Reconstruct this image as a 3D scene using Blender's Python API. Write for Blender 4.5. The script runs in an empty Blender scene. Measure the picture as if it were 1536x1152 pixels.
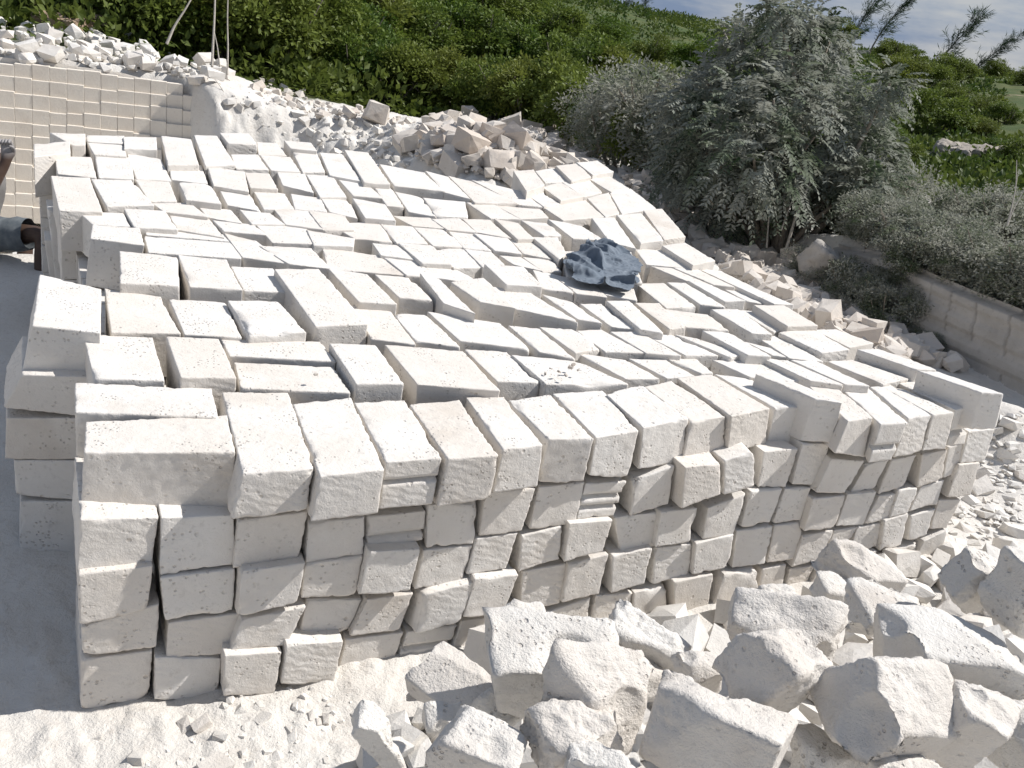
import bpy, bmesh, math, random
import numpy as np
from mathutils import Matrix, Vector
rng = np.random.default_rng(7)
random.seed(7)
S = bpy.context.scene
COL = S.collection

# ------------------------------------------------------------------ camera
CAMZ = 2.1
FPX, CX, CY = 1430.0, 768.0, 576.0          # focal length and centre in photograph pixels
PITCH, ROLL = math.radians(21.8), math.radians(9.0)
_fw = np.array([0, math.cos(PITCH), -math.sin(PITCH)]); _rt = np.array([1.0, 0, 0]); _up = np.cross(_rt, _fw)
RV = math.cos(ROLL)*_rt + math.sin(ROLL)*_up
UV = -math.sin(ROLL)*_rt + math.cos(ROLL)*_up
VV = _fw
CAM = np.array([0, 0, CAMZ])
cd = bpy.data.cameras.new('camera'); cam = bpy.data.objects.new('camera', cd); COL.objects.link(cam)
cd.sensor_width = 36; cd.lens = 36*FPX/1536; cd.clip_start = 0.05; cd.clip_end = 12000
cam.matrix_world = Matrix(((RV[0], UV[0], -VV[0], 0), (RV[1], UV[1], -VV[1], 0), (RV[2], UV[2], -VV[2], CAMZ), (0, 0, 0, 1)))
S.camera = cam

# ------------------------------------------------------------------ light
SUN_AZ = math.radians(16.5)              # direction towards the sun, from +X towards +Y
SUN_EL = math.radians(48)
sv = Vector((math.cos(SUN_AZ)*math.cos(SUN_EL), math.sin(SUN_AZ)*math.cos(SUN_EL), math.sin(SUN_EL)))
sd = bpy.data.lights.new('sun', 'SUN'); sd.energy = 5.0; sd.angle = math.radians(0.53); sd.color = (1.0, 0.978, 0.955)
so = bpy.data.objects.new('sun', sd); COL.objects.link(so)
so.rotation_euler = sv.to_track_quat('Z', 'Y').to_euler()
W = bpy.data.worlds.new('World'); S.world = W; W.use_nodes = True
nt = W.node_tree; nt.nodes.clear()
def N(nt, t, **kw):
    n = nt.nodes.new(t)
    for k, v in kw.items():
        if k in n.inputs: n.inputs[k].default_value = v
        else: setattr(n, k, v)
    return n
sky = N(nt, 'ShaderNodeTexSky', sky_type='NISHITA', sun_disc=False, sun_elevation=SUN_EL, sun_rotation=math.pi/2 - SUN_AZ,
        altitude=20, air_density=1.0, dust_density=0.6, ozone_density=1.0)
tc = N(nt, 'ShaderNodeTexCoord')
mp = N(nt, 'ShaderNodeMapping'); mp.inputs['Scale'].default_value = (1.0, 1.0, 4.5)
nt.links.new(tc.outputs['Generated'], mp.inputs['Vector'])
nz = N(nt, 'ShaderNodeTexNoise', Scale=4.2, Detail=7.0, Roughness=0.60); nt.links.new(mp.outputs[0], nz.inputs['Vector'])
cr = N(nt, 'ShaderNodeValToRGB'); cr.color_ramp.elements[0].position = 0.42; cr.color_ramp.elements[1].position = 0.62
nt.links.new(nz.outputs['Fac'], cr.inputs['Fac'])
mx = N(nt, 'ShaderNodeMix', data_type='RGBA'); pass
ml = N(nt, 'ShaderNodeMath', operation='MULTIPLY'); ml.inputs[1].default_value = 0.15
ad = N(nt, 'ShaderNodeMath', operation='ADD'); ad.inputs[1].default_value = 0.72
nt.links.new(cr.outputs['Color'], ml.inputs[0]); nt.links.new(ml.outputs[0], ad.inputs[0]); nt.links.new(ad.outputs[0], mx.inputs[0])
nt.links.new(sky.outputs[0], mx.inputs[6])
cm = N(nt, 'ShaderNodeMix', data_type='RGBA'); cm.inputs[6].default_value = (2.9, 4.6, 8.2, 1); cm.inputs[7].default_value = (9.2, 9.5, 10.0, 1)
nt.links.new(cr.outputs['Color'], cm.inputs[0]); nt.links.new(cm.outputs[2], mx.inputs[7])
bg = N(nt, 'ShaderNodeBackground', Strength=0.05); nt.links.new(mx.outputs[2], bg.inputs['Color'])
wo = N(nt, 'ShaderNodeOutputWorld'); nt.links.new(bg.outputs[0], wo.inputs['Surface'])
S.cycles.max_bounces = 6; S.cycles.diffuse_bounces = 3; S.cycles.glossy_bounces = 2; S.cycles.transmission_bounces = 3
S.view_settings.view_transform = 'Standard'; S.view_settings.look = 'None'
S.view_settings.exposure = 0.19; S.view_settings.gamma = 1.0; S.view_settings.use_curve_mapping = False

# ------------------------------------------------------------------ projection helpers (photograph measurements -> metres)
def ray(px, py): return VV + RV*((px-CX)/FPX) - UV*((py-CY)/FPX)
def at_w(px, py, w): return CAM + ray(px, py)*w
def at_z(px, py, z):
    d = ray(px, py); return CAM + d*((z-CAMZ)/d[2])
def proj(P):
    Q = np.atleast_2d(P) - CAM; w = Q@VV
    return np.stack([CX+FPX*(Q@RV)/w, CY-FPX*(Q@UV)/w, w], 1)

# ------------------------------------------------------------------ noise
def _h(ix, iy, iz, seed):
    n = (ix*374761393 + iy*668265263 + iz*2147483647 + seed*1274126177) & 0xffffffff
    n = ((n ^ (n >> 13))*1274126177) & 0xffffffff
    n = ((n ^ (n >> 16))*2246822519) & 0xffffffff
    return ((n ^ (n >> 15)) & 0xffffff)/float(0xffffff)
def vnoise(P, seed=0):
    P = np.asarray(P, float); i = np.floor(P).astype(np.int64); f = P-i; f = f*f*f*(f*(f*6-15)+10)
    x, y, z = i[:, 0], i[:, 1], i[:, 2]; out = 0
    for a in (0, 1):
        wx = f[:, 0] if a else 1-f[:, 0]
        for b in (0, 1):
            wy = f[:, 1] if b else 1-f[:, 1]
            for c in (0, 1):
                wz = f[:, 2] if c else 1-f[:, 2]
                out = out + wx*wy*wz*_h(x+a, y+b, z+c, seed)
    return out*2-1
def fbm(P, octv=4, seed=0, gain=0.5):
    s = 0; a = 1; t = 0; P = np.asarray(P, float)
    for o in range(octv):
        s = s + a*vnoise(P*2**o + 17.3*o, seed+o); t += a; a *= gain
    return s/t
def sstep(a, b, x):
    t = np.clip((x-a)/(b-a), 0, 1); return t*t*(3-2*t)

# ------------------------------------------------------------------ object helpers
def mesh_np(name, V, F, mat, smooth=True, tint=None):
    """V (n,3), F (m,k) all faces of one size"""
    V = np.asarray(V, np.float32); F = np.asarray(F, np.int32); k = F.shape[1]
    me = bpy.data.meshes.new(name)
    me.vertices.add(len(V)); me.vertices.foreach_set('co', V.ravel())
    me.loops.add(F.size); me.loops.foreach_set('vertex_index', F.ravel())
    me.polygons.add(len(F)); me.polygons.foreach_set('loop_start', np.arange(0, F.size, k, dtype=np.int32))
    me.polygons.foreach_set('use_smooth', np.full(len(F), smooth))
    if tint is not None:
        a = me.attributes.new('tint', 'FLOAT', 'POINT'); a.data.foreach_set('value', np.asarray(tint, np.float32))
    me.update(calc_edges=True); me.validate()
    me.materials.append(mat)
    return me
def obj(name, me, loc=(0, 0, 0), parent=None, rot=None, scale=None):
    o = bpy.data.objects.new(name, me); COL.objects.link(o); o.location = loc
    if rot is not None: o.rotation_euler = rot
    if scale is not None: o.scale = scale
    if parent is not None: o.parent = parent
    return o
def tag(o, label, cat, group=None, kind=None):
    o['label'] = label; o['category'] = cat
    if group: o['group'] = group
    if kind: o['kind'] = kind
    return o
def struct(o, label=None): o['kind'] = 'structure'; return o
def empty(name, loc): o = bpy.data.objects.new(name, None); COL.objects.link(o); o.location = loc; return o
def tube(path, radii, n=7, cap=True):
    path = np.asarray(path, float); m = len(path); V = []; F = []
    T = np.gradient(path, axis=0); ref = np.array([0.3, 0.9, 0.2])
    for i in range(m):
        t = T[i]/np.linalg.norm(T[i]); a = np.cross(t, ref); a /= np.linalg.norm(a); b = np.cross(t, a)
        for k in range(n):
            an = 2*math.pi*k/n; V.append(path[i]+radii[i]*(a*math.cos(an)+b*math.sin(an)))
    for i in range(m-1):
        for k in range(n):
            F.append((i*n+k, i*n+(k+1) % n, (i+1)*n+(k+1) % n, (i+1)*n+k))
    return np.array(V), np.array(F)
def merge(parts):
    Vs = []; Fs = []; o = 0
    for V, F in parts: Vs.append(V); Fs.append(np.asarray(F)+o); o += len(V)
    return np.concatenate(Vs), np.concatenate(Fs)

# ------------------------------------------------------------------ materials
def base_mat(name, rough=0.9):
    m = bpy.data.materials.new(name); m.use_nodes = True; nt = m.node_tree
    b = nt.nodes['Principled BSDF']; b.inputs['Roughness'].default_value = rough
    b.inputs['Specular IOR Level'].default_value = 0.25
    return m, nt, b
def mixc(nt, fac, a, b):
    n = N(nt, 'ShaderNodeMix', data_type='RGBA')
    for s, v in ((0, fac), (6, a), (7, b)):
        if isinstance(v, bpy.types.NodeSocket): nt.links.new(v, n.inputs[s])
        elif s == 0: n.inputs[0].default_value = v
        else: n.inputs[s].default_value = (*v, 1)
    return n.outputs[2]
def ramp(nt, src, p0, p1, c0=(0, 0, 0), c1=(1, 1, 1)):
    r = N(nt, 'ShaderNodeValToRGB'); e = r.color_ramp.elements
    e[0].position = p0; e[1].position = p1; e[0].color = (*c0, 1); e[1].color = (*c1, 1)
    nt.links.new(src, r.inputs['Fac']); return r.outputs['Color']
def mth(nt, op, a, b=None, clamp=False):
    n = N(nt, 'ShaderNodeMath', operation=op, use_clamp=clamp)
    for i, v in enumerate((a, b)):
        if v is None: continue
        if isinstance(v, bpy.types.NodeSocket): nt.links.new(v, n.inputs[i])
        else: n.inputs[i].default_value = v
    return n.outputs[0]
def stone_mat(name, c_hi, c_lo, c_tint, pits=1.0, bump=1.0, coarse=0.0, offset=True, k=1.0, tint=0.3, fine=0.0):
    m, nt, b = base_mat(name, 0.93)
    tc = N(nt, 'ShaderNodeTexCoord'); oi = N(nt, 'ShaderNodeObjectInfo')
    vec = tc.outputs['Object']
    if offset:
        va = N(nt, 'ShaderNodeVectorMath', operation='MULTIPLY_ADD')
        nt.links.new(oi.outputs['Random'], va.inputs[0]); va.inputs[1].default_value = (37, 53, 71); nt.links.new(vec, va.inputs[2]); vec = va.outputs[0]
    if k != 1.0:
        sc_ = N(nt, 'ShaderNodeVectorMath', operation='SCALE'); nt.links.new(vec, sc_.inputs[0]); sc_.inputs['Scale'].default_value = k; vec = sc_.outputs[0]
    def noise(sc, det, ro=0.6):
        n = N(nt, 'ShaderNodeTexNoise', Scale=sc, Detail=det, Roughness=ro); nt.links.new(vec, n.inputs['Vector']); return n.outputs['Fac']
    n1 = noise(5.0, 5); n2 = noise(34, 4, 0.65); n3 = noise(170, 3, 0.7); nm = noise(9, 3)
    c = mixc(nt, ramp(nt, n1, 0.35, 0.72), c_hi, c_lo)
    tr = mth(nt, 'MULTIPLY', mth(nt, 'POWER', oi.outputs['Random'], 2.2), tint)
    c = mixc(nt, tr, c, c_tint)
    c = mixc(nt, mth(nt, 'MULTIPLY', ramp(nt, noise(2.4, 4), 0.60, 0.74), 0.45), c, tuple(x*0.86 for x in c_tint))
    c = mixc(nt, ramp(nt, n2, 0.58, 0.8), c, tuple(x*0.82 for x in c_lo))
    vo = N(nt, 'ShaderNodeTexVoronoi', Scale=62.0); nt.links.new(vec, vo.inputs['Vector'])
    vo2 = N(nt, 'ShaderNodeTexVoronoi', Scale=24.0); nt.links.new(vec, vo2.inputs['Vector'])
    mask = ramp(nt, nm, 0.5, 0.62)
    pit = mth(nt, 'MULTIPLY', ramp(nt, vo.outputs['Distance'], 0.16, 0.3, (1, 1, 1), (0, 0, 0)), mask)
    pit2 = mth(nt, 'MULTIPLY', ramp(nt, vo2.outputs['Distance'], 0.1, 0.2, (1, 1, 1), (0, 0, 0)), ramp(nt, noise(14, 2), 0.56, 0.63))
    pit = mth(nt, 'MAXIMUM', pit, pit2)
    c = mixc(nt, mth(nt, 'MULTIPLY', pit, 0.45*pits), c, tuple(x*0.62 for x in c_tint))  # shade inside the pit holes put into the colour, besides the bump
    nt.links.new(c, b.inputs['Base Color'])
    hgt = mth(nt, 'ADD', mth(nt, 'MULTIPLY', n2, 0.5+coarse), mth(nt, 'MULTIPLY', n3, 0.25+coarse*0.5))
    if fine:
        wv = N(nt, 'ShaderNodeTexWave', wave_type='RINGS', Scale=14.0, Distortion=5.0, Detail=2.0); wv.inputs['Detail Scale'].default_value = 2.0; nt.links.new(vec, wv.inputs['Vector'])
        hgt = mth(nt, 'ADD', hgt, mth(nt, 'MULTIPLY', mth(nt, 'MULTIPLY', wv.outputs['Fac'], ramp(nt, noise(3.0, 2), 0.48, 0.6)), 0.22))
        hgt = mth(nt, 'ADD', hgt, mth(nt, 'MULTIPLY', noise(75, 4, 0.75), 0.5))
    hgt = mth(nt, 'SUBTRACT', hgt, mth(nt, 'MULTIPLY', pit, 0.8*pits))
    bp = N(nt, 'ShaderNodeBump', Strength=0.75*bump, Distance=0.006); nt.links.new(hgt, bp.inputs['Height'])
    nt.links.new(bp.outputs[0], b.inputs['Normal'])
    return m
M_BLOCK = stone_mat('sawn_limestone', (0.71, 0.678, 0.63), (0.655, 0.61, 0.55), (0.58, 0.50, 0.41), fine=1.0, tint=0.30)
M_ROCK = stone_mat('broken_limestone', (0.70, 0.67, 0.62), (0.61, 0.57, 0.515), (0.50, 0.42, 0.35), pits=0.7, bump=1.6, coarse=0.6)
M_RUBB = stone_mat('rubble_limestone', (0.63, 0.58, 0.52), (0.53, 0.47, 0.405), (0.50, 0.40, 0.32), pits=0.3, bump=1.0, coarse=0.3, k=0.15, tint=0.5)
M_ROCKS = stone_mat('small_broken_limestone', (0.70, 0.67, 0.62), (0.61, 0.57, 0.515), (0.60, 0.51, 0.43), pits=0.2, bump=1.0, coarse=0.35, k=0.15)
M_OLD = stone_mat('weathered_grey_rock', (0.40, 0.36, 0.31), (0.26, 0.23, 0.20), (0.34, 0.28, 0.22), pits=0.3, bump=1.2, coarse=0.5, k=0.15)
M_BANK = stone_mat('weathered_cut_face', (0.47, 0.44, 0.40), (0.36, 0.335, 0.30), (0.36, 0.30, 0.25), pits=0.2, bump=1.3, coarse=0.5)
M_WALL = stone_mat('quarry_face', (0.76, 0.70, 0.61), (0.71, 0.64, 0.55), (0.68, 0.60, 0.50), pits=0.1, bump=1.3, coarse=0.5)
def leaf_mat(name, ca, cb, cc, dust=None, dust_amt=0.0):
    m, nt, b = base_mat(name, 0.55)
    at = N(nt, 'ShaderNodeAttribute', attribute_name='tint'); oi = N(nt, 'ShaderNodeObjectInfo')
    c = mixc(nt, at.outputs['Fac'], ca, cb)
    c = mixc(nt, mth(nt, 'MULTIPLY', oi.outputs['Random'], 0.75), c, cc)
    if dust:
        tc = N(nt, 'ShaderNodeTexCoord'); n = N(nt, 'ShaderNodeTexNoise', Scale=2.3, Detail=3.0); nt.links.new(tc.outputs['Object'], n.inputs['Vector'])
        f = mth(nt, 'ADD', ramp(nt, n.outputs['Fac'], 0.36, 0.62), mth(nt, 'MULTIPLY', at.outputs['Fac'], 0.5), True)
        c = mixc(nt, mth(nt, 'MULTIPLY', f, dust_amt), c, dust)
        b.inputs['Roughness'].default_value = 0.85
    nt.links.new(c, b.inputs['Base Color'])
    b.inputs['Subsurface Weight'].default_value = 0.0
    tr = N(nt, 'ShaderNodeBsdfTranslucent'); nt.links.new(c, tr.inputs['Color'])
    ms = N(nt, 'ShaderNodeMixShader', ); ms.inputs[0].default_value = 0.34
    nt.links.new(b.outputs[0], ms.inputs[1]); nt.links.new(tr.outputs[0], ms.inputs[2])
    nt.links.new(ms.outputs[0], nt.nodes['Material Output'].inputs['Surface'])
    return m
M_LEAF = leaf_mat('green_leaves', (0.045, 0.095, 0.016), (0.165, 0.225, 0.040), (0.190, 0.205, 0.042))
M_LEAFY = leaf_mat('yellow_green_leaves', (0.070, 0.130, 0.016), (0.175, 0.235, 0.036), (0.150, 0.165, 0.040))
M_LEAFD = leaf_mat('dusty_leaves', (0.045, 0.085, 0.025), (0.100, 0.150, 0.050), (0.085, 0.110, 0.045), (0.47, 0.45, 0.40), 0.72)
M_LEAFT = leaf_mat('dusty_tree_leaves', (0.030, 0.065, 0.020), (0.075, 0.125, 0.040), (0.06, 0.09, 0.03), (0.48, 0.47, 0.43), 0.62)
M_LEAFF = leaf_mat('dark_needle_leaves', (0.03, 0.055, 0.03), (0.06, 0.095, 0.05), (0.05, 0.075, 0.04))
def plain(name, c, rough=0.85, c2=None, sc=12.0, bump=0.3, bd=0.01):
    m, nt, b = base_mat(name, rough)
    tc = N(nt, 'ShaderNodeTexCoord'); n = N(nt, 'ShaderNodeTexNoise', Scale=sc, Detail=5.0, Roughness=0.6); nt.links.new(tc.outputs['Object'], n.inputs['Vector'])
    nt.links.new(mixc(nt, ramp(nt, n.outputs['Fac'], 0.35, 0.68), c, c2 or tuple(x*0.7 for x in c)), b.inputs['Base Color'])
    bp = N(nt, 'ShaderNodeBump', Strength=bump, Distance=bd); nt.links.new(n.outputs['Fac'], bp.inputs['Height']); nt.links.new(bp.outputs[0], b.inputs['Normal'])
    return m
M_BARK = plain('dusty_bark', (0.30, 0.26, 0.21), c2=(0.18, 0.15, 0.12), sc=30)
M_STEM = plain('pale_dry_stem', (0.50, 0.46, 0.40), c2=(0.36, 0.32, 0.27), sc=40)

# ------------------------------------------------------------------ terrain
def _ctl():
    pts = []
    def a(px, py, w): pts.append(at_w(px, py, w))
    for t in np.radians(np.arange(0, 360, 30)):
        for r in (0.6, 2.0, 4.0): pts.append(np.array([r*math.cos(t), r*math.sin(t), 0.0]))
    for x, y, z in ((-1, 5, 0), (1, 5, 0), (2.4, 4.5, 0), (3, 6.2, 0), (-2.5, 4.5, 0), (-3.3, 6, 0), (0, 8, 0), (-2, 8, .02), (1.5, 7.5, .02)): pts.append(np.array([x, y, z], float))
    for q in ((100, 92, 12.8), (0, 68, 13.2), (-120, 60, 13), (250, 112, 13), (330, 108, 14.5), (420, 150, 14), (520, 172, 13.5), (650, 192, 13), (600, 235, 11.4), (480, 225, 11),
              (740, 255, 11), (870, 285, 11.2), (950, 282, 11.5), (1050, 335, 10.8), (1150, 405, 9.4), (1250, 445, 8.6),
              (450, 128, 17), (300, 98, 17), (150, 55, 16.5), (600, 170, 18), (760, 185, 18), (850, 205, 18), (1000, 215, 22),
              (700, 75, 34), (850, 75, 55), (900, 12, 90), (970, 24, 130), (1100, 46, 220), (880, 125, 35), (1000, 118, 45), (700, 125, 25), (500, -40, 40), (450, 40, 25), (200, 0, 25), (0, -60, 30), (200, -130, 50), (600, -90, 80),
              (1440, 235, 28), (1350, 165, 45), (1500, 155, 60), (1530, 195, 40), (1380, 118, 90), (1500, 116, 160), (1400, 268, 20), (1300, 292, 15), (1650, 300, 16), (1620, 140, 90)): a(*q)
    for t in np.radians(np.arange(0, 360, 24)):
        for r in (700, 3000): pts.append(np.array([r*math.cos(t), r*math.sin(t), -1.0]))
        if not (25 < math.degrees(t) < 155):
            for r in (20, 80): pts.append(np.array([r*math.cos(t), r*math.sin(t), 0.3]))
    return np.array(pts)
_C = _ctl()
def _uv(x, y):
    r = np.hypot(x, y)+1e-6; return np.stack([np.log(r+1.5)*np.cos(np.arctan2(y, x)), np.log(r+1.5)*np.sin(np.arctan2(y, x))], -1)*1.0
def _tps(r2): return np.where(r2 > 1e-12, r2*np.log(r2+1e-12), 0)*0.5
_CU = _uv(_C[:, 0], _C[:, 1]); _n = len(_CU)
_A = np.zeros((_n+3, _n+3)); _A[:_n, :_n] = _tps(((_CU[:, None]-_CU[None])**2).sum(-1)) + np.eye(_n)*2e-4
_A[:_n, _n] = 1; _A[:_n, _n+1:] = _CU; _A[_n:, :_n] = _A[:_n, _n:].T
_b = np.zeros(_n+3); _b[:_n] = _C[:, 2]; _WT = np.linalg.solve(_A, _b)
# cut quarry wall on the left: a line in plan; the pit lies on the camera's side of it
WA = at_w(-260, 60, 11.6)[:2]; WB = at_w(430, 190, 13.6)[:2]
WD = (WB-WA)/np.linalg.norm(WB-WA); WN = np.array([WD[1], -WD[0]])       # WN points towards the camera
EDGE_A = np.array([-3.55, 6.15]); EDGE_B = np.array([-0.9, 8.7])
BK = np.array([[2.3, 10.6], [2.75, 8.9], [3.22, 7.55], [3.62, 6.75], [4.4, 5.2], [6, 3]])   # foot of the right bank
def bank_d(x, y):
    """signed distance to the right of the bank foot (positive = on the bank)"""
    best = np.full(np.shape(x), 1e9); sg = np.zeros(np.shape(x))
    for a, b in zip(BK[:-1], BK[1:]):
        d = b-a; L = np.hypot(*d); t = np.clip(((x-a[0])*d[0]+(y-a[1])*d[1])/L**2, 0, 1)
        qx, qy = a[0]+t*d[0], a[1]+t*d[1]; dd = np.hypot(x-qx, y-qy); s = -(d[0]*(y-a[1])-d[1]*(x-a[0]))/L
        m = dd < best; best = np.where(m, dd, best); sg = np.where(m, s, sg)
    return np.where(sg < 0, best, -best)
def terrain(x, y, fine=True):
    x = np.asarray(x, float); y = np.asarray(y, float); sh = x.shape; x = x.ravel(); y = y.ravel()
    U = _uv(x, y); z = np.zeros(len(x))
    for i in range(0, len(x), 60000):
        u = U[i:i+60000]; z[i:i+60000] = _tps(((u[:, None]-_CU[None])**2).sum(-1))@_WT[:_n] + _WT[_n] + u@_WT[_n+1:]
    r = np.hypot(x, y)
    P3 = np.stack([x, y, np.zeros_like(x)], 1)
    # flat working floor round the stack
    k = sstep(7.5, 10.5, r); z = z*k
    # rubble mound under the broken blocks in front of the stack
    z += 0.12*np.exp(-(((x-1.45)/0.7)**2+((y-2.25)/0.35)**2)) + 0.08*np.exp(-(((x-0.75)/0.5)**2+((y-1.9)/0.25)**2))
    ra, rb = np.array([0.9, 9.0]), np.array([2.95, 5.3]); rd = rb-ra; tt = np.clip(((x-ra[0])*rd[0]+(y-ra[1])*rd[1])/(rd@rd), 0, 1); dr = np.hypot(x-ra[0]-tt*rd[0], y-ra[1]-tt*rd[1])
    z += 0.30*np.exp(-(dr/0.55)**2)*(0.85+0.3*fbm(P3*1.7, 3, 21))
    hx, hy = at_w(740, 245, 10.9)[:2]; z += 0.34*np.exp(-(((x-hx)*.8/1.05)**2+((y-hy)/0.9)**2))
    # pit in front of the quarry wall
    dw = (x-WA[0])*WN[0]+(y-WA[1])*WN[1]                     # >0 in front of the wall
    along = (x-WA[0])*WD[0]+(y-WA[1])*WD[1]
    e = EDGE_B-EDGE_A; de = (-(x-EDGE_A[0])*e[1]+(y-EDGE_A[1])*e[0])/np.hypot(*e)   # >0 left of the working floor's edge
    far = sstep(0.0, 0.25, de+0.12*fbm(P3*1.3, 3, 5)) * sstep(-0.05, 0.05+1.5*sstep(3.9, 4.8, along), dw+0.12+sstep(3.9, 4.6, along)*(-0.34+0.30*fbm(P3*2.0, 4, 8)+0.12*fbm(P3*7.0, 3, 9))) * sstep(6.0, 6.35, y+0.25*np.clip(-x-3.4, 0, 3)) * (1-sstep(4.7, 7.2, along+0.3*fbm(P3*1.1, 3, 6)))
    deep = -0.32-1.4*sstep(7.6, 7.9, y)
    z = z*(1-far)+deep*far
    # raised bank on the right with a cut face
    bd = bank_d(x, y); bm = sstep(0.0, 0.16, bd)*(1-sstep(1.2, 3.5, bd)*0.0)
    z = z + bm*(0.52*np.exp(-np.clip(bd, 0, 9)/5.0)*(1-sstep(8.5, 11.0, y)))
    if fine:
        nr = 1-sstep(5, 9, r)
        lump = 1-sstep(2.6, 3.6, r); z += nr*lump*(0.030*np.clip(fbm(P3*7.0, 3, 31)-.05, 0, 1)+0.022*np.clip(fbm(P3*16.0, 2, 32)-.1, 0, 1)); z += nr*(0.022*fbm(P3*3.1, 4, 11)+0.012*np.abs(fbm(P3*9.0, 3, 12)) + 0.02*np.clip(fbm(P3*5.5, 2, 13)-0.25, 0, 1))
        z += sstep(9, 10, r)*(1-sstep(15, 17, r))*(0.07*fbm(P3*3.2, 4, 51, .6)+0.05*np.abs(fbm(P3*8.0, 2, 52)))
        z += (1-nr)*np.clip(r/14, 0, 3)*0.05*fbm(P3*0.9, 5, 14)
        z += sstep(20, 40, r)*0.5*fbm(P3*0.12, 4, 15)*(1-sstep(200, 500, r))
    return z.reshape(sh)
def hit(px, py, wmax=200):
    w = np.exp(np.linspace(math.log(1.2), math.log(wmax), 130)); R = ray(px, py)
    for _ in range(2):
        P = CAM[None]+R[None]*w[:, None]
        rr_ = np.hypot(P[:, 0], P[:, 1]); ir = np.clip(np.searchsorted(GR, rr_), 1, len(GR)-1); it = np.clip(np.searchsorted(GT, np.arctan2(P[:, 0], P[:, 1])), 1, len(GT)-1)
        fr_ = np.clip((rr_-GR[ir-1])/(GR[ir]-GR[ir-1]), 0, 1); b = np.nonzero(P[:, 2] < GZ[ir-1, it]*(1-fr_)+GZ[ir, it]*fr_)[0]
        if not len(b): return P[-1]
        k = max(int(b[0]), 1); w = np.linspace(w[k-1], w[k], 14)
    return P[b[0]]
def ground_mat():
    m, nt, b = base_mat('quarry_dust_and_scrub_soil', 0.95)
    geo = N(nt, 'ShaderNodeNewGeometry'); pos = geo.outputs['Position']
    def noise(sc, det, ro=0.6):
        n = N(nt, 'ShaderNodeTexNoise', Scale=sc, Detail=det, Roughness=ro); nt.links.new(pos, n.inputs['Vector']); return n.outputs['Fac']
    at = N(nt, 'ShaderNodeAttribute', attribute_name='tint').outputs['Fac']
    dust = mixc(nt, ramp(nt, noise(1.6, 5), 0.35, 0.7), (0.68, 0.65, 0.60), (0.61, 0.565, 0.505))
    dust = mixc(nt, ramp(nt, noise(26, 4), 0.55, 0.8), dust, (0.53, 0.48, 0.425))
    gr = mixc(nt, ramp(nt, noise(0.35, 5), 0.38, 0.66), (0.045, 0.075, 0.018), (0.100, 0.105, 0.034))
    gr = mixc(nt, ramp(nt, noise(0.22, 4), 0.60, 0.72), gr, (0.30, 0.24, 0.17))
    gr = mixc(nt, ramp(nt, noise(3.0, 5), 0.5, 0.8), gr, (0.03, 0.05, 0.014))
    f = ramp(nt, mth(nt, 'ADD', at, mth(nt, 'MULTIPLY', mth(nt, 'SUBTRACT', noise(0.9, 5), 0.5), 0.7)), 0.42, 0.58)
    nt.links.new(mixc(nt, f, dust, gr), b.inputs['Base Color'])
    h = mth(nt, 'ADD', noise(18, 6, 0.65), mth(nt, 'MULTIPLY', noise(90, 4, 0.7), 0.4))
    bp = N(nt, 'ShaderNodeBump', Strength=0.8, Distance=0.02); nt.links.new(h, bp.inputs['Height']); nt.links.new(bp.outputs[0], b.inputs['Normal'])
    return m
def green_amount(x, y):
    r = np.hypot(x, y)
    g = sstep(14.5, 17.5, r)
    right = sstep(0.22, 0.45, x/np.maximum(y, .1))*(y > 0)
    g = g*(1-right) + right*sstep(11, 15, r)*0.86
    return g
def make_ground():
    th = np.radians(np.concatenate([np.linspace(-180, -42, 46)[:-1], np.linspace(-42, 42, 480), np.linspace(42, 180, 46)[1:]]))
    r = np.concatenate([[0.5, 0.8], np.exp(np.linspace(math.log(1.0), math.log(5.0), 190))[:-1], np.exp(np.linspace(math.log(5.0), math.log(9.5), 60))[:-1], np.exp(np.linspace(math.log(9.5), math.log(15.5), 130))[:-1], np.exp(np.linspace(math.log(15.5), math.log(700), 110))])
    R, T = np.meshgrid(r, th, indexing='ij'); X = R*np.sin(T); Y = R*np.cos(T); Z = terrain(X, Y)
    V = np.stack([X, Y, Z], -1).reshape(-1, 3); nr, ntn = R.shape
    i = np.arange(nr-1)[:, None]*ntn+np.arange(ntn-1)[None]; F = np.stack([i, i+1, i+ntn+1, i+ntn], -1).reshape(-1, 4)
    c0 = len(V); V = np.concatenate([V, [[0, 0, 0]]])
    me = mesh_np('ground', V, F[:, ::-1], ground_mat(), True, np.append(green_amount(X, Y).ravel(), 0))
    struct(obj('ground', me)); return r, th, Z
GR, GT, GZ = make_ground()
# sea sheet to the horizon; its blue stands in for haze over far land
sm, snt, sb = base_mat('sea_haze_blue', 0.25); sb.inputs['Base Color'].default_value = (0.035, 0.075, 0.12, 1)
a = np.radians(np.linspace(0, 360, 97)[:-1]); V = np.concatenate([np.stack([690*np.cos(a), 690*np.sin(a), np.full(96, -1.6)], 1), np.stack([9000*np.cos(a), 9000*np.sin(a), np.full(96, -1.6)], 1)])
struct(obj('sea', mesh_np('sea', V, [(i, (i+1) % 96, 96+(i+1) % 96, 96+i) for i in range(96)], sm, False)))

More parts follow.
